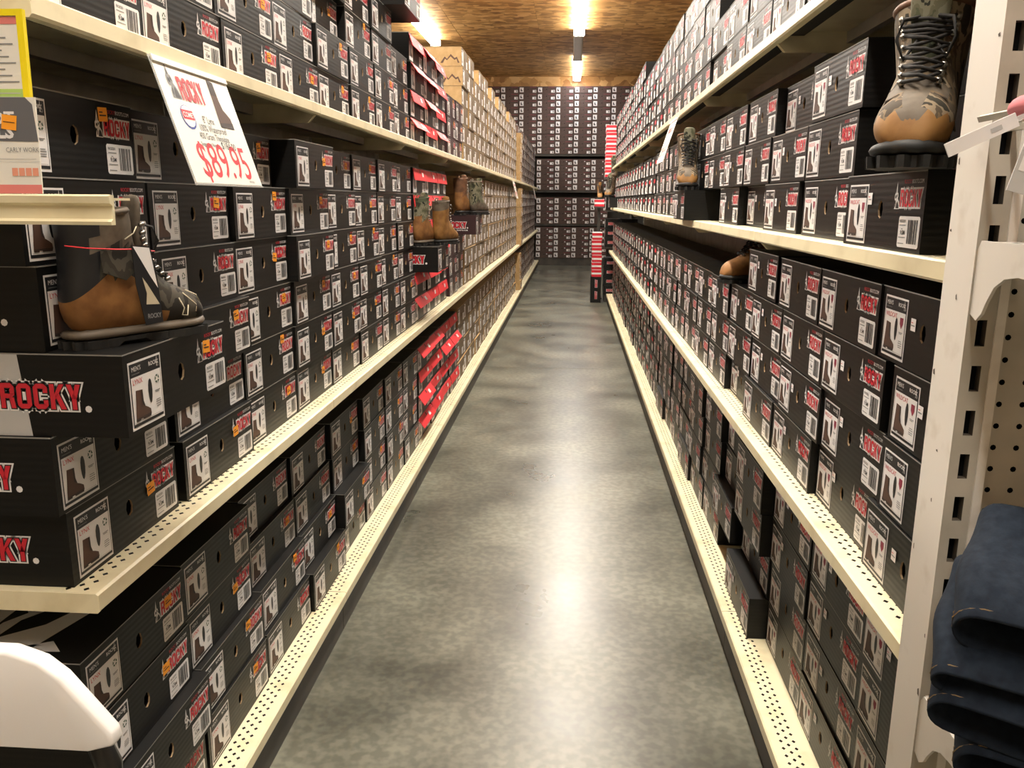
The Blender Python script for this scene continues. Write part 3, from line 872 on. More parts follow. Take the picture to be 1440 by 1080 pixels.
tag(far.build('boot_boxes'), 'distant rows of black boot boxes far along the right shelves', 'boxes', None, 'stuff')

far = Far()
for lv, (x, nrow) in enumerate(((-.735, 4), (-.728, 6), (-.742, 6))):
    y = 11.15; first = True
    while y + KL < 16.6:
        for k in range(nrow - (1 if (lv == 2 and rf_.random() < .3) else 0)):
            c = first
            far.bx('L', x + (.055 if first else 0) + rf_.uniform(-.006, .006), y, LZ[lv] + k * KP + .0005, KL, KH - .001, 'kraft' if c else 'brown_card', lab=.085, end='kraft' if (c or rf_.random() < .1) else None)
        first = False; y += KL + .004
tag(far.build('brown_boxes'), 'distant rows of brown boxes at the far end of the left shelves', 'boxes', None, 'stuff')

# ------------------------------------------------------------------ back wall of brown boxes
YB = 17.30
bw = thing('back_rack', 'dark steel rack carrying the stacks of brown boxes on the back wall', 'shelving', (0, YB, 0))
for z0, z1 in ((.0, .155), (.79, .845), (1.385, 1.515), (2.13, 2.225)):
    MB().box(-2.3, .02, z0 if z0 == 0 else z1 - .04, 1.9, .31, z1, 'kick_dark').build('rack_shelf', bw)
MB().box(-2.3, .30, 0, 1.9, .32, 3.53, 'dark_plate').build('back_panel', bw)
for x in (-2.32, 1.9): MB().box(x, .0, 0, x + .04, .31, 3.53, 'kick_dark').build('upright', bw)
GRP = [(.155, 5, 'bottom', .126), (.845, 4, 'lower', .133), (1.515, 5, 'upper', .123), (2.225, 10, 'top', .1295)]
for z0, nr, nm, pt in GRP:
    cols = range(0, 9) if nm == 'top' else range(3, 7)
    for n in cols:
        for k in range(nr):
            x = -1.84 + n * .3665 + rj.uniform(-.003, .003)
            sc = (pt - .001) / .1275
            ci = n - (0 if nm == 'top' else 3)
            o = link('brown_box', ME['brown'], None, (x, YB + rj.uniform(-.006, .006), z0 + k * pt + .0003), 0); o.scale = (1, 1, sc)
            tag(o, f"dark brown box on back wall {nm} rack, {ORD[k + 1]} row up, {ORD[ci + 1]} column from left", 'box', 'brown boxes on the back wall')
            part('picture_label', 'blabel', o, (.012, 0, .018)); part('barcode_label', 'bbar', o, (.27, 0, .012)); part('finger_hole', 'bhole', o, (.18, 0, .07))
            part('printed_line', 'bline', o, (.21, 0, .105))
            if nm != 'top': part('round_sticker', 'dot', o, (.235, 0, .078))


# ------------------------------------------------------------------ boots
def boot(name, label, loc, rot, st, scale=1.0, group=None, tall=0.0):
    t = thing(name, label, 'boot', loc, rot, group); t.scale = (scale,) * 3
    Z0 = .024
    rr = [((.158, .058), (.166, .030), .016), ((.150, .076), (.160, .022), .034), ((.128, .090), (.140, .020), .046), ((.095, .100), (.105, .020), .0495), ((.066, .120), (.062, .020), .0475),
          ((.048, .142), (.010, .020), .0455), ((.036, .160), (-.050, .020), .044), ((.028, .174), (-.098, .022), .043), ((.024, .186), (-.120, .045), .043), ((.022, .196), (-.124, .082), .044),
          ((.020, .208 + tall * .25), (-.118, .122), .0465), ((.019, .224 + tall * .5), (-.114, .165 + tall * .3), .049), ((.018, .243 + tall * .8), (-.114, .210 + tall * .7), .0515), ((.016, .262 + tall), (-.116, .246 + tall), .054), ((.013, .272 + tall), (-.114, .262 + tall), .053)]
    n = 20; rings = []
    for tp, bt, wd in rr:
        ring = []
        for j in range(n):
            a = 2 * math.pi * j / n
            s, c = math.sin(a), math.cos(a)
            sy = math.copysign(abs(c) ** .8, c); sz = math.copysign(abs(s) ** .85, s)
            f = (sz + 1) / 2
            x = bt[0] + (tp[0] - bt[0]) * f; z = bt[1] + (tp[1] - bt[1]) * f
            ring.append((x, sy * wd * (1 - .14 * max(0, sz)), z))
        rings.append(ring)
    mf = st['zone']
    u = MB(); u.loft(rings, st['main'], True, False, mf)
    o = u.build('upper', t, True, True); smooth_mod(o)
    # lining: rings going back down inside
    ins = []
    for (tp, bt, wd), sc in zip(rr[-1:-5:-1], (.9, .86, .84, .8)):
        ring = []
        cx, cz = (tp[0] + bt[0]) / 2, (tp[1] + bt[1]) / 2
        for j in range(n):
            a = 2 * math.pi * j / n; ring.append((cx + (tp[0] - bt[0]) / 2 * sc * math.sin(a), wd * sc * math.cos(a), cz + (tp[1] - bt[1]) / 2 * sc * math.sin(a)))
        ins.append(ring)
    MB().loft(ins, 'lining', False, True).build('lining', t, True)
    cl = rr[-1]
    path = [((cl[0][0] + cl[1][0]) / 2 + (cl[0][0] - cl[1][0]) / 2 * math.sin(a) * .97, cl[2] * .96 * math.cos(a), (cl[0][1] + cl[1][1]) / 2 + (cl[0][1] - cl[1][1]) / 2 * math.sin(a)) for a in [k * math.pi / 10 for k in range(20)]]
    MB().tube(path, .0055, st['collar'], 6, True).build('collar', t, True)
    # tongue
    tg = MB()
    ring = []
    for x, z, wd in ((.045, .128, .022), (.030, .18, .027), (.026, .24 + tall, .032), (.030, .285 + tall, .036), (.032, .30 + tall, .026)):
        ring.append([(x, -wd, z), (x + .008, -wd * .5, z), (x + .010, 0, z), (x + .008, wd * .5, z), (x, wd, z), (x - .006, 0, z)])
    tg.loft(ring, st['tongue']); smooth_mod(tg.build('tongue', t, True, True))
    # soles
    out = [(-.128, 0), (-.122, .024), (-.10, .038), (-.05, .040), (.0, .039), (.05, .047), (.10, .053), (.14, .046), (.165, .028), (.174, 0)]
    outl = out + [(x, -y) for x, y in out[-2:0:-1]]
    ms = MB(); ms.loft([[(x * .995, y, .014) for x, y in outl], [(x, y * 1.03, .022) for x, y in outl], [(x * .985, y * .97, .034 + (.012 if x > .14 else .004 * (x < -.09))) for x, y in outl]], st['midsole'])
    smooth_mod(ms.build('midsole', t, True, True))
    os_ = MB(); N2 = []
    m2 = len(outl)
    for i in range(m2):
        a, b = outl[i], outl[(i + 1) % m2]
        for k, f in enumerate((0, .25, .5, .75)):
            g = 1.0 if k < 2 else .90
            N2.append(((a[0] + (b[0] - a[0]) * f) * g, (a[1] + (b[1] - a[1]) * f) * g))
    arch = lambda x: .007 if -.045 < x < .02 else 0
    os_.loft([[(x * 1.005, y * 1.02, arch(x)) for x, y in N2], [(x * 1.012, y * 1.04, .015) for x, y in N2]], 'rubber'); os_.build('outsole', t, False, True)
    # laces and hooks along the front
    lc = MB(); ey = MB()
    fr = [(.090, .110), (.076, .121), (.064, .133), (.053, .146), (.045, .160), (.039, .176), (.036, .196 + tall * .3), (.034, .220 + tall * .7), (.032, .244 + tall)]
    for i, (x, z) in enumerate(fr):
        wd = .022 + .0015 * i
        for s in (-1, 1):
            ey.tube([(x - .012, s * wd, z), (x - .003, s * (wd + .001), z + .002)], .0042, 'metal_hook', 6)
        if i + 1 < len(fr):
            x2, z2 = fr[i + 1]
            for s in (-1, 1):
                lc.tube([(x - .004, s * wd, z + .002), (x + .010, 0, (z + z2) / 2 + .003 * s), (x2 - .004, -s * wd, z2 + .002)], .0027, st.get('lace', 'lace'), 5)
    for s in (-1, 1):
        lc.tube([(.036, s * .012, .246 + tall), (.052, s * .030, .24 + tall), (.056, s * .036, .215 + tall), (.05, s * .026, .19 + tall), (.046, s * .01, .215 + tall)], .0027, st.get('lace', 'lace'), 5)
    lc.build('laces', t, True); ey.build('eyelets', t, True)['kind'] = 'stuff'
    # heel pull loop
    lp = MB(); lp.tube([(-.112, -.008, .25 + tall), (-.120, -.008, .275 + tall), (-.110, -.008, .285 + tall), (-.104, 0, .286 + tall), (-.110, .008, .285 + tall), (-.120, .008, .275 + tall), (-.112, .008, .25 + tall)], .004, st['collar'], 5)
    lp.build('pull_loop', t, True)
    # seams
    for s in (-1, 1):
        for pts in st.get('seams', []):
            MB().tube([(x, s * y, z) for x, y, z in pts], st.get('seam_r', .0016), st.get('seam', 'lining'), 4).build('seam_line', t, True)
    return t


def zone_lynx(c, i):
    x, y, z = c
    if x > .048 - (.09 - z) * .15: return 'camo_dark'
    if x < -.082 and z > .10: return 'black_print'
    if z > .182: return 'grey_leather'
    if z > .125 and x < .012 and abs(y) > .012: return 'camo_dark'
    return 'tan_leather'


def zone_wild(c, i):
    x, y, z = c
    if x > .085 and z < .064: return 'gold_leather'
    if x > .085: return 'camo_brown' if abs(y) > .014 else 'grey_leather'
    if z > .16 or (x < .06 and z > .10): return 'camo_brown'
    if x < -.07 and z < .09: return 'brown_leather'
    return 'camo_brown' if abs(y) > .036 and z < .10 else 'grey_leather'


def zone_tan(c, i):
    x, y, z = c
    if z > .225: return 'grey_leather'
    return 'gold_leather'


def zone_brown(c, i):
    x, y, z = c
    if z > .15: return 'brown_leather'
    return 'tan_leather' if x < .06 else 'brown_leather'


def zone_half(c, i):
    x, y, z = c
    if z > .245: return 'olive_cloth'
    if z > .15: return 'camo_green'
    return 'tan_leather'


def zone_olive(c, i): return 'grey_leather' if c[2] < .1 else 'camo_green'


S_lynx = dict(main='tan_leather', zone=zone_lynx, collar='grey_leather', tongue='grey_leather', midsole='midsole', seam='khaki_line', seam_r=.0013,
              seams=[[(.085, .0465, .075), (.095, .048, .055), (.088, .049, .042), (.10, .05, .04), (.104, .0485, .06)], [(.10, .040, .083), (.118, .044, .066), (.128, .043, .058), (.124, .046, .045)],
                     [(.11, .035, .088), (.135, .036, .076), (.145, .034, .062)], [(-.02, .044, .19), (.0, .0425, .20), (.008, .0415, .212)]])
S_wild = dict(main='gold_leather', zone=zone_wild, collar='brown_leather', tongue='camo_green', midsole='rubber', seam='lining', seams=[[(.105, .020, .094), (.11, .035, .086), (.10, .046, .06), (.06, .047, .05)], [(.06, .036, .105), (.03, .041, .085), (-.02, .041, .075)]])
S_tan = dict(main='gold_leather', zone=zone_tan, collar='grey_leather', tongue='gold_leather', midsole='rubber')
S_tan2 = dict(main='tan_leather', zone=lambda c, i: 'tan_leather' if c[0] > .05 else 'brown_leather', collar='brown_leather', tongue='brown_leather', midsole='rubber')
S_brown = dict(main='brown_leather', zone=zone_brown, collar='brown_leather', tongue='brown_leather', midsole='rubber')
S_half = dict(main='tan_leather', zone=zone_half, collar='olive_cloth', tongue='camo_green', midsole='midsole', lace='khaki_line')
S_olive = dict(main='camo_green', zone=zone_olive, collar='grey_leather', tongue='camo_green', midsole='rubber')

ZT = LZ[1] + 2 * RP + .0004 + BH + LID + .0003
b1 = boot('work_boot', 'tan and dark camo boot with red string and paper tag on left black box', (-.664, 1.190, ZT), R90 - .42, S_lynx, .80, tall=-.03)
# dark heel panel and side patch, tag and string of that boot
MB().prism([(-.075, .135), (-.075, .172), (.0, .172), (.0, .14), (-.03, .118)], 'y', -.0515, -.0490, 'camo_dark').build('side_patch', b1, fix=True)
MB().tube([(-.120, -.02, .182), (-.10, -.050, .178), (-.05, -.055, .174), (.0, -.056, .172), (.04, -.045, .166)], .0012, 'red_string', 5).build('string', b1)
tg = MB(); tg.prism([(-.02, .180), (.018, .176), (.028, .13), (.034, .036), (-.004, .034), (-.018, .11)], 'y', -.0605, -.0593, 'black_print')
hang = tg.build('hang_tag', b1, fix=True)
f = Flat(); f.p([(-.018, .178), (.016, .174), (.028, .10), (.012, .125)], 'white_print', 1); f.p([(-.004, .122), (.006, .108), (.029, .070), (.000, .072), (.003, .092)], 'khaki_line', 1)
f.tris(text('ROCKY', .02), .001, .046, .0085, .012, 'grey_print', 1); fo = f.build('tag_print', hang); fo.location = (0, -.0605, 0)

ZR = RZ[2] + .0006 + BH + LID + .0003
boot('work_boot', 'camo hunting boot with golden toe on the near right box by the post', (.517, 1.335, ZR), -R90 - .45, S_wild, 1.06, tall=-.045)
boot('work_boot', 'brown camo boot with tan toe on box pulled out of right third shelf', (.475, 3.60, ZR), -R90 - .12, dict(S_wild, midsole='rubber'), .90, tall=-.02)
ZM3 = RZ[1] + 3 * RPR + .002
boot('work_boot', 'brown leather boot lying among boxes on the right second shelf', (.605, 2.74, RZ[1] + 2 * RPR + .0006 + BH + LID + .0004), math.pi + .30, S_tan2, .80, tall=-.10)
ZL = LZ[1] + 2 * RP + .0016 + BH + LID + .0004
boot('work_boot', 'camo and tan boot with dark heel strap on pulled-out left box', (-.700, 3.93, ZL), R90 - .15, S_half, .82, 'sample boots on the left pulled-out boxes')
boot('work_boot', 'golden tan boot behind the camo boot on pulled-out left box', (-.617, 4.05, ZL), R90 - .25, S_tan, .76)
ZL2 = LZ[1] + 3 * RP + .0006 + BH + LID + .0004
boot('work_boot', 'brown boot with tan heel on pulled-out maroon left box', (-.700, 5.38, ZL2), R90 - .15, S_brown, .84)
boot('work_boot', 'olive camo boot beside the brown boot on the maroon box', (-.613, 5.48, ZL2), R90 - .3, S_olive, .78)

# ------------------------------------------------------------------ end stacks beyond the right gondola
YE = SR + NR * PITCH + .10
ec = thing('end_rack', 'black end rack past the far end of the right shelves', 'shelving', (0, YE, 0))
MB().box(.44, .04, 0, .95, .36, .10, 'kick_dark').build('base', ec)
for z in (.70, 1.17): MB().box(.43, .02, z, .95, .36, z + .022, 'kick_dark').build('rack_shelf', ec)
MB().box(.95, .0, 0, .975, .36, 2.2, 'kick_dark').build('side_panel', ec)
eb = MB(); eb.box(0, 0, 0, .20, .33, .118, 'black_card'); ME['endbox'] = eb.mesh('boot_box')
F = Flat(); draw_logo(F, .04, .042, .10, .030, 1, True, False); ME['endlogo'] = F.mesh('logo_print')
F = Flat(); F.r(0, 0, .10, .095, 'white_print'); ME['sidelabel'] = F.mesh('picture_label')
nlab = 0
for z0, nr, nm in ((.10, 4, 'bottom'), (.722, 3, 'middle'), (1.192, 3, 'upper')):
    for k in range(nr):
        for c in range(2):
            o = link('boot_box', ME['endbox'], None, (.432 + c * .215, YE + .012, z0 + k * .1195 + .0005)); tag(o, f"end-on black boot box, far right rack {nm} shelf, {ORD[k + 1]} row up, {('left', 'right')[c]} stack", 'box', 'end-on boxes on the far right rack')
            part('logo_print', 'endlogo', o); part('picture_label', 'sidelabel', o, (0, .16, .008), -R90)
rw = MB(); rw.box(0, 0, 0, .125, .30, .092, 'red_box'); rw.box(-.0008, -.0008, .030, .1258, .301, .054, 'white_print', 'xyX'); rw.box(-.0015, -.0015, .088, .1265, .3015, .094, 'white_print'); ME['redwhite'] = rw.mesh('striped_box')
stacks = ((.268, YE - .05, .345, 6, 'floor stack beside the far right rack'), (.432, YE + .42, 1.62, 7, 'high stack at the far right'), (.300, YE + .35, 1.235, 1, 'stand under the tan boot'))
vb = MB(); vb.box(0, 0, 0, .135, .30, .338, 'black_card'); ME['upright_box'] = vb.mesh('boot_box')
F = Flat(); draw_logo(F, -.05, -.015, .10, .028, 1, True, False); ME['vlogo'] = F.mesh('logo_print')
o = link('boot_box', ME['upright_box'], None, (.262, YE - .055, .0)); tag(o, 'black boot box standing upright on the floor under red and white boxes', 'box')
a = part('logo_print', 'vlogo', o, (.07, 0, .25)); a.rotation_euler = (0, -R90, 0); a = part('logo_print', 'vlogo', o, (.07, 0, .10)); a.rotation_euler = (0, -R90, 0)
for sx, sy, sz, nr, nm in stacks:
    for k in range(nr):
        o = link('striped_box', ME['redwhite'], None, (sx + rj.uniform(-.004, .004), sy, sz + k * .0948 if nr != 6 else .3385 + k * .0948))
        tag(o, f"red and white striped box, {nm}" + (f", {ORD[k + 1]} from bottom" if nr > 1 else ''), 'box', 'red and white striped boxes')
pd = thing('display_stand', 'dark display stand carrying a striped box past the right shelves', 'stand', (.36, YE + .50, 0))
MB().box(-.06, -.15, 0, .065, .15, .02, 'kick_dark').build('base', pd); MB().box(-.02, -.02, .02, .02, .02, 1.215, 'kick_dark').build('post', pd); MB().box(-.065, -.15, 1.215, .068, .15, 1.2345, 'kick_dark').build('top_plate', pd)
hr_ = thing('end_rack', 'tall narrow rack under the high striped stack at the far right', 'shelving', (.432, YE + .42, 0))
MB().box(-.005, 0, 1.59, .40, .32, 1.6195, 'kick_dark').build('rack_shelf', hr_); MB().box(.36, 0, 0, .40, .32, 1.59, 'kick_dark').build('side_panel', hr_)
boot('work_boot', 'tan boot on the striped box at the far right end', (.365, YE + .5, 1.3295), -R90, S_tan, .75)
boot('work_boot', 'camo boot on top of the far right black stack', (.53, YE + .18, 1.555), -R90 - .2, S_wild, 1.0, tall=.03)
boot('work_boot', 'brown camo boot at the far end of the right third shelf', (.455, REND - .55, RZ[2] + .0006 + BH + LID + .0004), -R90 - .3, S_wild, .95)
add_box('black', 'R', .44, REND - .72, RZ[2] + .0006, 'black boot box pulled out under the far boot on right third shelf', 'black boot boxes on the right third shelf', 0, False)
# ------------------------------------------------------------------ price signs
def price_sign():
    W, H = .292, .205
    t = thing('price_sign', 'white hanging price sign reading $89.95 under the left top shelf', 'sign')
    p = Vector((-.6795, 1.362, 1.522)); q = Vector((-.6795, 1.656, 1.522)); r = Vector((-.617, 1.362, 1.326))
    ex = (q - p).normalized(); ez = (p - r).normalized(); ey = -(ex.cross(ez)) * -1
    ey = ez.cross(ex)                          # +y of the card (away from the reader)
    M4 = Matrix(((ex.x, ey.x, ez.x, r.x), (ex.y, ey.y, ez.y, r.y), (ex.z, ey.z, ez.z, r.z), (0, 0, 0, 1)))
    t.matrix_world = M4
    H = (p - r).length; W = (q - p).length
    MB().box(0, 0, 0, W, .0012, H, 'sign_paper').build('card', t)
    F = Flat()
    draw_logo(F, .066, H - .062, .094, .040, 1, False, False); ram(F, .030, H - .062, .050, 1, 'grey_print', 'black_print')
    bx, bz = .192, H - .098
    F.p([(bx + x * .06, bz + z * .085) for x, z in BOOT2D], 'brown_print', 1); F.p([(bx, bz), (bx + .06, bz), (bx + .06, bz + .012), (bx, bz + .008)], 'darkbrown_print', 2)
    F.p([(bx + .004, bz + .06), (bx + .03, bz + .06), (bx + .028, bz + .086), (bx + .008, bz + .088)], 'darkbrown_print', 2)
    F.p([(.062 + .026 * math.cos(k * .4189), H - .092 + .021 * math.sin(k * .4189)) for k in range(15)], 'blue_print', 1)
    F.p([(.062 + .0235 * math.cos(k * .4189), H - .0905 + .0185 * math.sin(k * .4189)) for k in range(15)], 'white_print', 2)
    F.r(.041, H - .096, .083, H - .080, 'red_print', 3); F.tris(text('COMET', .02), .0435, H - .0925, .0125, .0125, 'white_print', 4)
    for s, x, z, w_, h_ in (('8" Lynx', .118, H * .53, .0155, .019), ('100% Waterproof', .092, H * .455, .0155, .018), ('400 Gram Thinsulate', .082, H * .385, .0145, .017), ('Suggested Retail', .076, H * .325, .0105, .010), ('$184.00', .160, H * .318, .020, .019)):
        F.tris(text(s), x, z, w_, h_, 'black_print', 1)
    F.tris(text('$89.95', .002, 4), .042, .012, .080, .088, 'red_print', 1)
    F.tris(text('RKS0201'), .235, .004, .007, .006, 'grey_print', 1)
    F.build('print', t)
    s = MB(); s.box(-.006, -.0016, -.006, W + .006, -.0014, H + .006, 'plastic_clear', 'y'); s.box(-.004, .0013, -.004, W + .004, .0018, H + .004, 'plastic_clear'); s.mats and None
    bq = MB(); bq.box(-.004, .0013, -.004, W + .004, .0018, H + .004, 'plastic_clear'); bq.build('sleeve', t)
    MB().tube([(-.003, 0, -.003), (W + .003, 0, -.003)], .0018, 'plastic_clear', 5).build('sleeve_edge', t)
    MB().box(.0, -.003, H - .006, W, .004, H + .004, 'sign_paper').build('holder_strip', t)


price_sign()


def far_sign(loc, rotz, tilt, W, H, label):
    t = thing('price_sign', label, 'sign', loc); t.rotation_euler = (tilt, 0, rotz)
    MB().box(0, 0, -H, W, .0012, 0, 'sign_paper').build('card', t)
    F = Flat(); draw_logo(F, W * .2, -H * .3, W * .6, H * .13, 1, False, False); F.tris(text('$99.95', .012), W * .10, -H * .85, W * .27, H * .36, 'red_print', 1)
    for k in range(3): F.r(W * .2, -H * (.40 + .06 * k), W * .8, -H * (.38 + .06 * k), 'grey_print', 1)
    F.build('print', t); MB().box(0, -.003, -.006, W, .004, .004, 'sign_paper').build('holder_strip', t)


far_sign((.488, 4.44, RZ[3] - .033), -R90, -.30, .30, .21, 'white price sign hanging under the right top shelf')
far_sign((-.680, 9.6, LZ[2] - .033), R90, -.25, .30, .20, 'white price sign hanging under the left top shelf, far along')
far_sign((-.680, 14.6, LZ[2] - .033), R90, -.25, .30, .20, 'farthest white price sign under the left top shelf')

# ------------------------------------------------------------------ end shelf with signs, upper left
es = thing('end_shelf', 'cream metal end shelf with price channel at the left edge', 'shelf', (-1.30, .955, 1.300))
ew = 1.30 - .536
MB().box(0, .003, -.003, ew, .040, 0, 'cream_metal').build('deck', es)
c = MB(); c.prism([(-.004, .004), (-.007, .002), (-.006, -.006), (.0, -.009), (-.001, -.024), (-.007, -.027), (-.006, -.031), (.003, -.031), (.004, .003)], 'x', 0, ew, 'cream_metal'); c.build('price_channel', es, fix=True)
MB().box(.30, .040, -1.30, .33, .09, .45, 'cream_metal').build('upright', es)
cs = thing('product_card', 'grey and white product card with orange sticker on end shelf', 'card', (-.618, .9525, 1.3045)); cs.rotation_euler = (-.05, 0, 0)
Hc = .108
MB().box(-.22, 0, 0, 0, .0015, Hc, 'sign_paper').build('card', cs)
F = Flat(); F.p([(-.22, .062), (0.0, .0585), (-.004, .100), (-.012, Hc), (-.22, Hc)], 'card_grey', 1); F.r(-.22, .0, 0, .010, 'pink_strip', 1)
F.tris(text('BOOT', .03), -.083, .078, .020, .020, 'white_print', 2); F.tris(text('DEALS', .04), -.092, .063, .022, .022, 'white_print', 2)
F.tris(text('CARLY WORK'), -.040, .047, .0062, .0075, 'grey_print', 2)
for k in range(4): F.r(-.0345 + k * .0083, .020, -.0275 + k * .0083, .029, 'salmon_print', 2)
F.r(-.05, .039, -.004, .0396, 'midgrey_print', 2); F.r(-.05, .036, 0, .0364, 'midgrey_print', 2)
F.p([(-.115 + x * .06, .012 + z * .02) for x, z in BOOT2D], 'black_print', 2); F.build('print', cs)
F = Flat(); F.r(0, 0, .018, .0165, 'orange_sticker', 3); F.r(.002, .008, .016, .0088, 'darkbrown_print', 4); so = F.build('price_sticker', cs); so.location = (-.043, 0, .073); so.rotation_euler[1] = .12
ys = thing('framed_sign', 'paper sign in a yellow frame above the end shelf card', 'sign', (-.640, .985, 1.396)); ys.rotation_euler = (-.03, 0, 0); ys.scale = (1, 1, .90)
MB().box(-.22, -.001, -.103, -.19, .004, .0, 'yellow_plastic').build('stem', ys)
for a in ((-.22, -.003, 0, 0, .003, .008), (-.22, -.003, .122, 0, .003, .130), (-.008, -.003, .008, 0, .003, .122), (-.22, -.003, .008, -.212, .003, .122)):
    MB().box(*a, 'yellow_plastic').build('frame_bar', ys)
MB().box(-.212, -.001, .008, -.008, .001, .122, 'sign_paper').build('paper', ys)
F = Flat(); F.r(-.21, .008, -.009, .032, 'sign_green', 4); F.r(-.21, .112, -.009, .121, 'pink_strip', 4)
for k in range(9): F.r(-.20, .040 + k * .0078, -.012 - (k * 37 % 11) * .002, .0418 + k * .0078, 'grey_print', 4)
for k in range(4): F.r(-.20, .011 + k * .005, -.012, .0122 + k * .005, 'midgrey_print', 5)
F.build('print', ys)

# ------------------------------------------------------------------ white folding chair, lower left
ch = thing('folding_chair', 'white plastic folding chair with black frame at the lower left', 'chair', (-.628, .50, .018))
bp_ = MB(); prof = []
Wc, Hc2 = .205, .22
outl = [(-.205, 0), (-.19, -.008), (.19, -.008), (.215, .004), (.213, .02), (.168, .092), (.148, .112), (.118, .124), (-.118, .124), (-.148, .112), (-.168, .092), (-.213, .02)]
rings = []
for yy_, gx in ((.0, .985), (.004, 1.0), (.016, 1.0), (.020, .985)):
    rings.append([(x * gx, yy_ + .16 + .22 * (x * x) * -1.0, (.782 + z * .73 * gx)) for x, z in outl])
bp_.loft(rings, 'chair_white'); o = bp_.build('backrest', ch, True, True); md = o.modifiers.new('bev', 'BEVEL'); md.width = .003; md.segments = 2; md.limit_method = 'ANGLE'
for s in (-1, 1):
    MB().tube([(s * .165, .184, .80), (s * .190, .178, .745), (s * .215, .12, .50), (s * .22, -.16, -.005)], .0125, 'chair_frame', 10).build('frame_tube', ch, True)
    MB().tube([(s * .19, -.02, .43), (s * .20, .12, .2), (s * .205, .20, -.005)], .0115, 'chair_frame', 10).build('leg', ch, True)
sr = MB(); so_ = [(-.19, -.30), (.19, -.30), (.20, -.28), (.20, .04), (.18, .06), (-.18, .06), (-.20, .04), (-.20, -.28)]
sr.loft([[(x, y, .43) for x, y in so_], [(x, y, .452) for x, y in so_]], 'chair_white'); sr.build('seat', ch, False, True)
MB().tube([(-.21, .13, .55), (.21, .13, .55)], .009, 'chair_frame', 8).build('cross_bar', ch, True)

# ------------------------------------------------------------------ end panel, post, brackets and jeans on the right
ep = thing('end_post', 'tall white slotted steel post at the near end of the right shelves', 'post', (.432, .93, 0))
ps = MB(); zt = 2.1; sw = .030
ps.box(0, 0, 0, sw, .070, zt, 'white_metal', 'xXYzZ')
z = .0; fz = [0.0]
pitch_s = .0508
slots = [(.030 + k * pitch_s, .030 + k * pitch_s + .029) for k in range(40)]
zc = 0
for a, b in slots:
    ps.box(0, 0, zc, sw, .0001, a, 'grey_metal', 'y')
    ps.poly([(0, 0, a), (.011, 0, a), (.011, 0, b), (0, 0, b)], 'grey_metal'); ps.poly([(.0215, 0, a), (sw, 0, a), (sw, 0, b), (.0215, 0, b)], 'grey_metal')
    for P in ([(.011, 0, a), (.011, .01, a), (.011, .01, b), (.011, 0, b)], [(.0215, 0, b), (.0215, .01, b), (.0215, .01, a), (.0215, 0, a)], [(.011, 0, b), (.011, .01, b), (.0215, .01, b), (.0215, 0, b)], [(.011, .01, a), (.011, 0, a), (.0215, 0, a), (.0215, .01, a)]): ps.poly(P, 'scuff')
    ps.poly([(.011, .0101, a), (.0215, .0101, a), (.0215, .0101, b), (.011, .0101, b)], 'hole_dark'); zc = b
ps.box(0, 0, zc, sw, .0001, zt, 'grey_metal', 'y')
ps.build('slotted_face', ep)
rc = random.Random(4)
for k in range(14):
    zz = .35 + k * .085 + rc.uniform(-.03, .03); yy = rc.choice((.002, .004, .062, .064, .03)); ww = rc.uniform(.002, .006); hh = rc.uniform(.003, .012)
    MB().poly([(-.0004, yy, zz), (-.0004, yy + ww * .3, zz + hh), (-.0004, yy + ww, zz + hh * .7), (-.0004, yy + ww * .8, zz + hh * .1)], 'scuff').build('paint_chip', ep)
MB().box(sw, -.002, 0, sw + .010, .02, zt, 'white_metal').build('edge_strip', ep)
pg = thing('pegboard_panel', 'cream pegboard end panel with round holes behind the jeans', 'panel', (.4725, .945, 0))
pb = MB(); cell = .0254; hr = .0034
for iz in range(16, 80):
    for ix_ in range(0, 16):
        x0, z0 = ix_ * cell, iz * cell
        cx, cz = x0 + cell / 2, z0 + cell / 2
        ring = [(cx + hr * math.cos(k * math.pi / 4), cz + hr * math.sin(k * math.pi / 4)) for k in range(8)]
        out = [(x0 + cell, cz), (x0 + cell, z0 + cell), (cx, z0 + cell), (x0, z0 + cell), (x0, cz), (x0, z0), (cx, z0), (x0 + cell, z0)]
        for k in range(8):
            j = (k + 1) % 8
            pb.poly([(out[k][0], 0, out[k][1]), (ring[k][0], 0, ring[k][1]), (ring[j][0], 0, ring[j][1]), (out[j][0], 0, out[j][1])], 'grey_metal')
tag(pb.build('perforated_board', pg), None, None, None, 'stuff')
MB().box(0, .006, 0, .41, .012, 2.1, 'hole_dark').build('backing', pg); MB().box(0, 0, 0, .41, .004, 16 * cell, 'grey_metal').build('lower_board', pg); MB().box(0, 0, 80 * cell, .41, .004, 2.1, 'grey_metal').build('upper_board', pg)


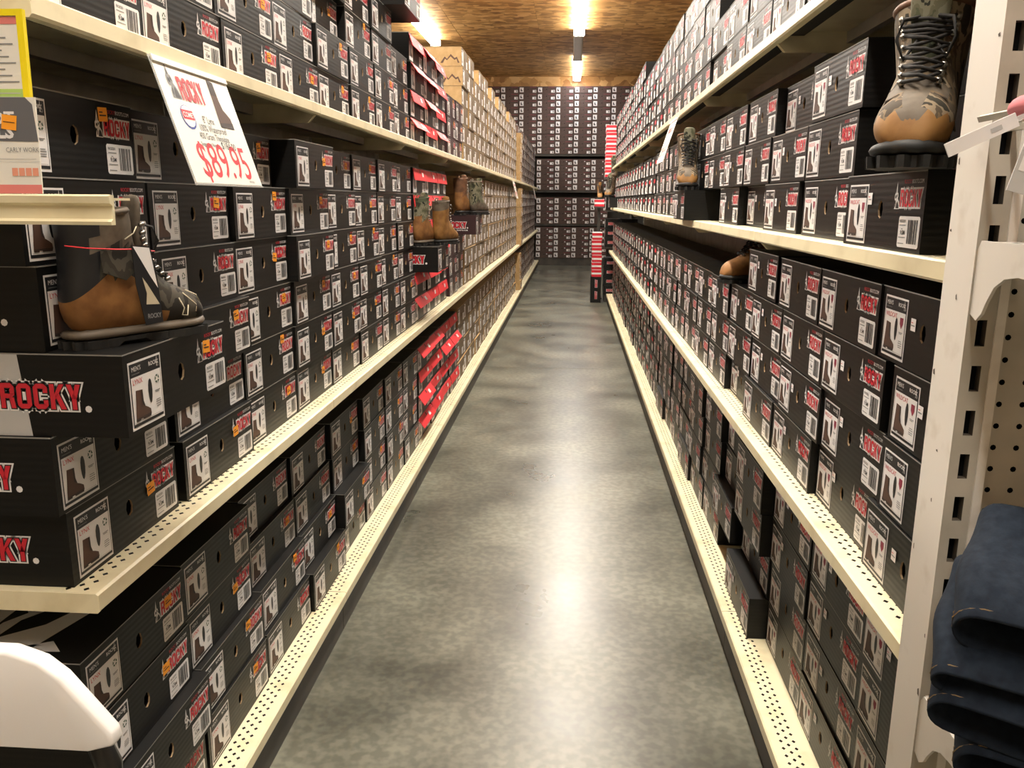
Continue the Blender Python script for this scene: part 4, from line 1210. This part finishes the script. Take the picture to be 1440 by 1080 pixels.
def end_shelf_r(z, label, depth=.30):
    t = thing('end_shelf', label, 'shelf', (.434, .928, z))
    arc = [(-.10 + .045 * math.cos(a) * -1 - .0, -.075 + .055 * math.sin(a)) for a in [k * math.pi / 8 for k in range(1, 8)]]
    pr = [(.004, -.012), (.004, -.078), (-.012, -.084), (-.022, -.076)] + [(-.03, -.062), (-.042, -.046), (-.060, -.036), (-.085, -.032)] + [(-depth, -.040), (-depth, 0), (-.004, 0)]
    b = MB(); b.prism([(p[0], p[1]) for p in pr], 'x', 0, .0035, 'white_metal'); b.build('bracket', t, fix=True)
    d = MB(); d.box(.0035, -depth, -.004, .36, .0, -.001, 'white_metal'); d.build('deck', t)
    l = MB(); l.box(.0, -depth - .004, -.032, .36, -depth, .0, 'white_metal'); l.build('lip', t)
    s = MB()
    for k in range(4):
        for r in range(4): s.box(.014 + r * .013 + (k % 2) * .006, -.045 - k * .016, -.0009, .020 + r * .013 + (k % 2) * .006, -.036 - k * .016, -.0005, 'hole_dark', 'Z')
    s.build('slot_holes', t)['kind'] = 'stuff'
    return t


end_shelf_r(.722, 'white end shelf carrying the folded jeans, lower right')
end_shelf_r(1.262, 'white end shelf bracket by the pegboard, right edge', .28)


def jeans(name, label, loc, rot, curve, width, th=.020, seam=True, bulge=.0):
    """a folded garment: a thick soft sheet swept along a curve in local x/z, wide along local y"""
    t = thing(name, label, 'jeans', loc, rot, 'folded jeans on the lower right end shelf')
    n = len(curve); rings = []
    for i, (x, z) in enumerate(curve):
        a = Vector(curve[max(0, i - 1)]); b_ = Vector(curve[min(n - 1, i + 1)]); d = (b_ - a).normalized(); nn = Vector((-d.y, d.x))
        ring = []
        steps = 9
        for k in range(steps):
            f_ = k / (steps - 1); yy_ = (f_ - .5) * width; wv = math.sin(f_ * 9 + i * .7) * .004 + bulge * math.sin(f_ * math.pi)
            edge = th / 2 * (1 - .75 * abs(2 * f_ - 1) ** 6)
            ring.append((x + nn.x * (edge + wv), yy_, z + nn.y * (edge + wv)))
        for k in range(steps - 1, -1, -1):
            f_ = k / (steps - 1); yy_ = (f_ - .5) * width; wv = math.sin(f_ * 9 + i * .7) * .004 + bulge * math.sin(f_ * math.pi)
            edge = th / 2 * (1 - .75 * abs(2 * f_ - 1) ** 6)
            ring.append((x - nn.x * (edge - wv), yy_, z - nn.y * (edge - wv)))
        rings.append(ring)
    b = MB(); b.loft(rings, 'denim'); smooth_mod(b.build('cloth', t, True, True))
    if seam:
        s = MB()
        for f_ in (.06, .10):
            s.tube([(r[0][0] * (1 - f_) + r[8][0] * f_, r[0][1] * (1 - f_) + r[8][1] * f_, r[0][2] * (1 - f_) + r[8][2] * f_ + .0015) for r in rings], .0007, 'denim_stitch', 4)
        s.build('stitching', t)
    return t


def fold(x0, x1, z, r, n=7):
    """lower layer x1->x0, turn round a fold at x0, upper layer back to x1"""
    pts = [(x1, z - r), ((x0 + x1) / 2, z - r * 1.05)]
    pts += [(x0 + r - r * math.sin(a), z - r * math.cos(a)) for a in [k * math.pi / (n - 1) for k in range(n)]]
    pts += [((x0 + x1) / 2, z + r * 1.05), (x1, z + r)]
    return pts


JZ = .7222
for lab, x, y, z, rz, tl, r, ln in (
        ('lowest dark blue folded jeans hanging over the end shelf edge', .452, .80, .060, -.50, .26, .022, .15),
        ('dark blue jeans in the middle of the folded pile', .425, .80, .122, -.55, .40, .022, .16),
        ('dark blue jeans showing a waistband, third up the folded pile', .420, .80, .160, -.48, .42, .014, .16),
        ('topmost dark blue jeans of the folded pile with an open fold', .436, .80, .214, -.52, .42, .024, .16)):
    j = jeans('folded_jeans', lab, (x, y, JZ + z), rz, fold(-.032, ln, .0, r), .16, .012)
    j.rotation_euler = (tl, .06, rz)
j = jeans('folded_jeans', 'dark blue jeans leg hanging down in front of the pile', (.440, .735, JZ + .100), -.45, [(.0, .085), (.020, .080), (.030, .06), (.036, .03), (.042, .0), (.050, -.06), (.058, -.12), (.065, -.20)], .07, .012)

# hanging tags and cloth at the right edge
tgs = thing('price_strip', 'white price strip sticking out across the post at the right', 'tag', (.338, .80, 1.341)); tgs.rotation_euler = (0, -.44, 0)
MB().box(0, 0, 0, .064, .0015, .0125, 'white_print').build('strip', tgs); MB().box(.0605, .001, .004, .10, .003, .0085, 'plastic_clear').build('holder_arm', tgs)
F = Flat(); F.r(.040, .004, .050, .008, 'midgrey_print'); F.build('print', tgs)
MB().box(.095, .0, .002, .100, .14, .008, 'grey_metal').build('peg_hook', tgs)
hg = thing('hang_tag', 'grey and white hang tag at the right edge above the bracket', 'tag', (.372, .76, 1.312)); hg.rotation_euler = (0, .25, 0)
MB().box(0, 0, 0, .045, .0012, .062, 'midgrey_print').build('card', hg); F = Flat(); F.r(.003, .018, .045, .034, 'white_print'); F.r(.004, .036, .045, .055, 'white_print'); F.r(.010, .0345, .04, .0355, 'blue_print'); F.build('print', hg)
MB().tube([(.022, .0006, .060), (.03, .08, .075), (.04, .18, .078)], .0015, 'grey_metal', 5).build('peg_hook', hg)
pk = thing('folded_shirt', 'pink cloth with a dark red card at the right edge', 'shirt', (.400, .76, 1.374))
b = MB(); b.loft([[(x, y, z) for x, y, z in ((0, 0, 0), (.07, 0, .0), (.07, .10, .0), (0, .10, .0))], [(-.010, -.006, .012), (.07, -.006, .012), (.07, .11, .012), (-.010, .11, .012)], [(.0, 0, .028), (.07, 0, .03), (.07, .10, .03), (0, .10, .028)]], 'pink_cloth'); smooth_mod(b.build('cloth', pk, True, True), 2)
MB().prism([(-.018, .026), (.0, .042), (.03, .05), (.03, .03), (.0, .010)], 'y', -.012, -.010, 'wine_card').build('card', pk, fix=True)
MB().box(.05, .10, .0, .056, .185, .006, 'grey_metal').build('hook', pk)
jb = thing('folded_shirt', 'blue folded cloth on the upper right end shelf', 'shirt', (.452, .80, 1.2635))
b = MB(); b.loft([[(x, y, 0) for x, y in ((-.01, -.08), (.20, -.08), (.20, .08), (-.01, .08))], [(x, y, .015) for x, y in ((-.022, -.085), (.20, -.085), (.20, .085), (-.022, .085))], [(x, y, .034) for x, y in ((.0, -.07), (.20, -.07), (.20, .07), (.0, .07))]], 'blue_cloth'); smooth_mod(b.build('cloth', jb, True, True), 2)
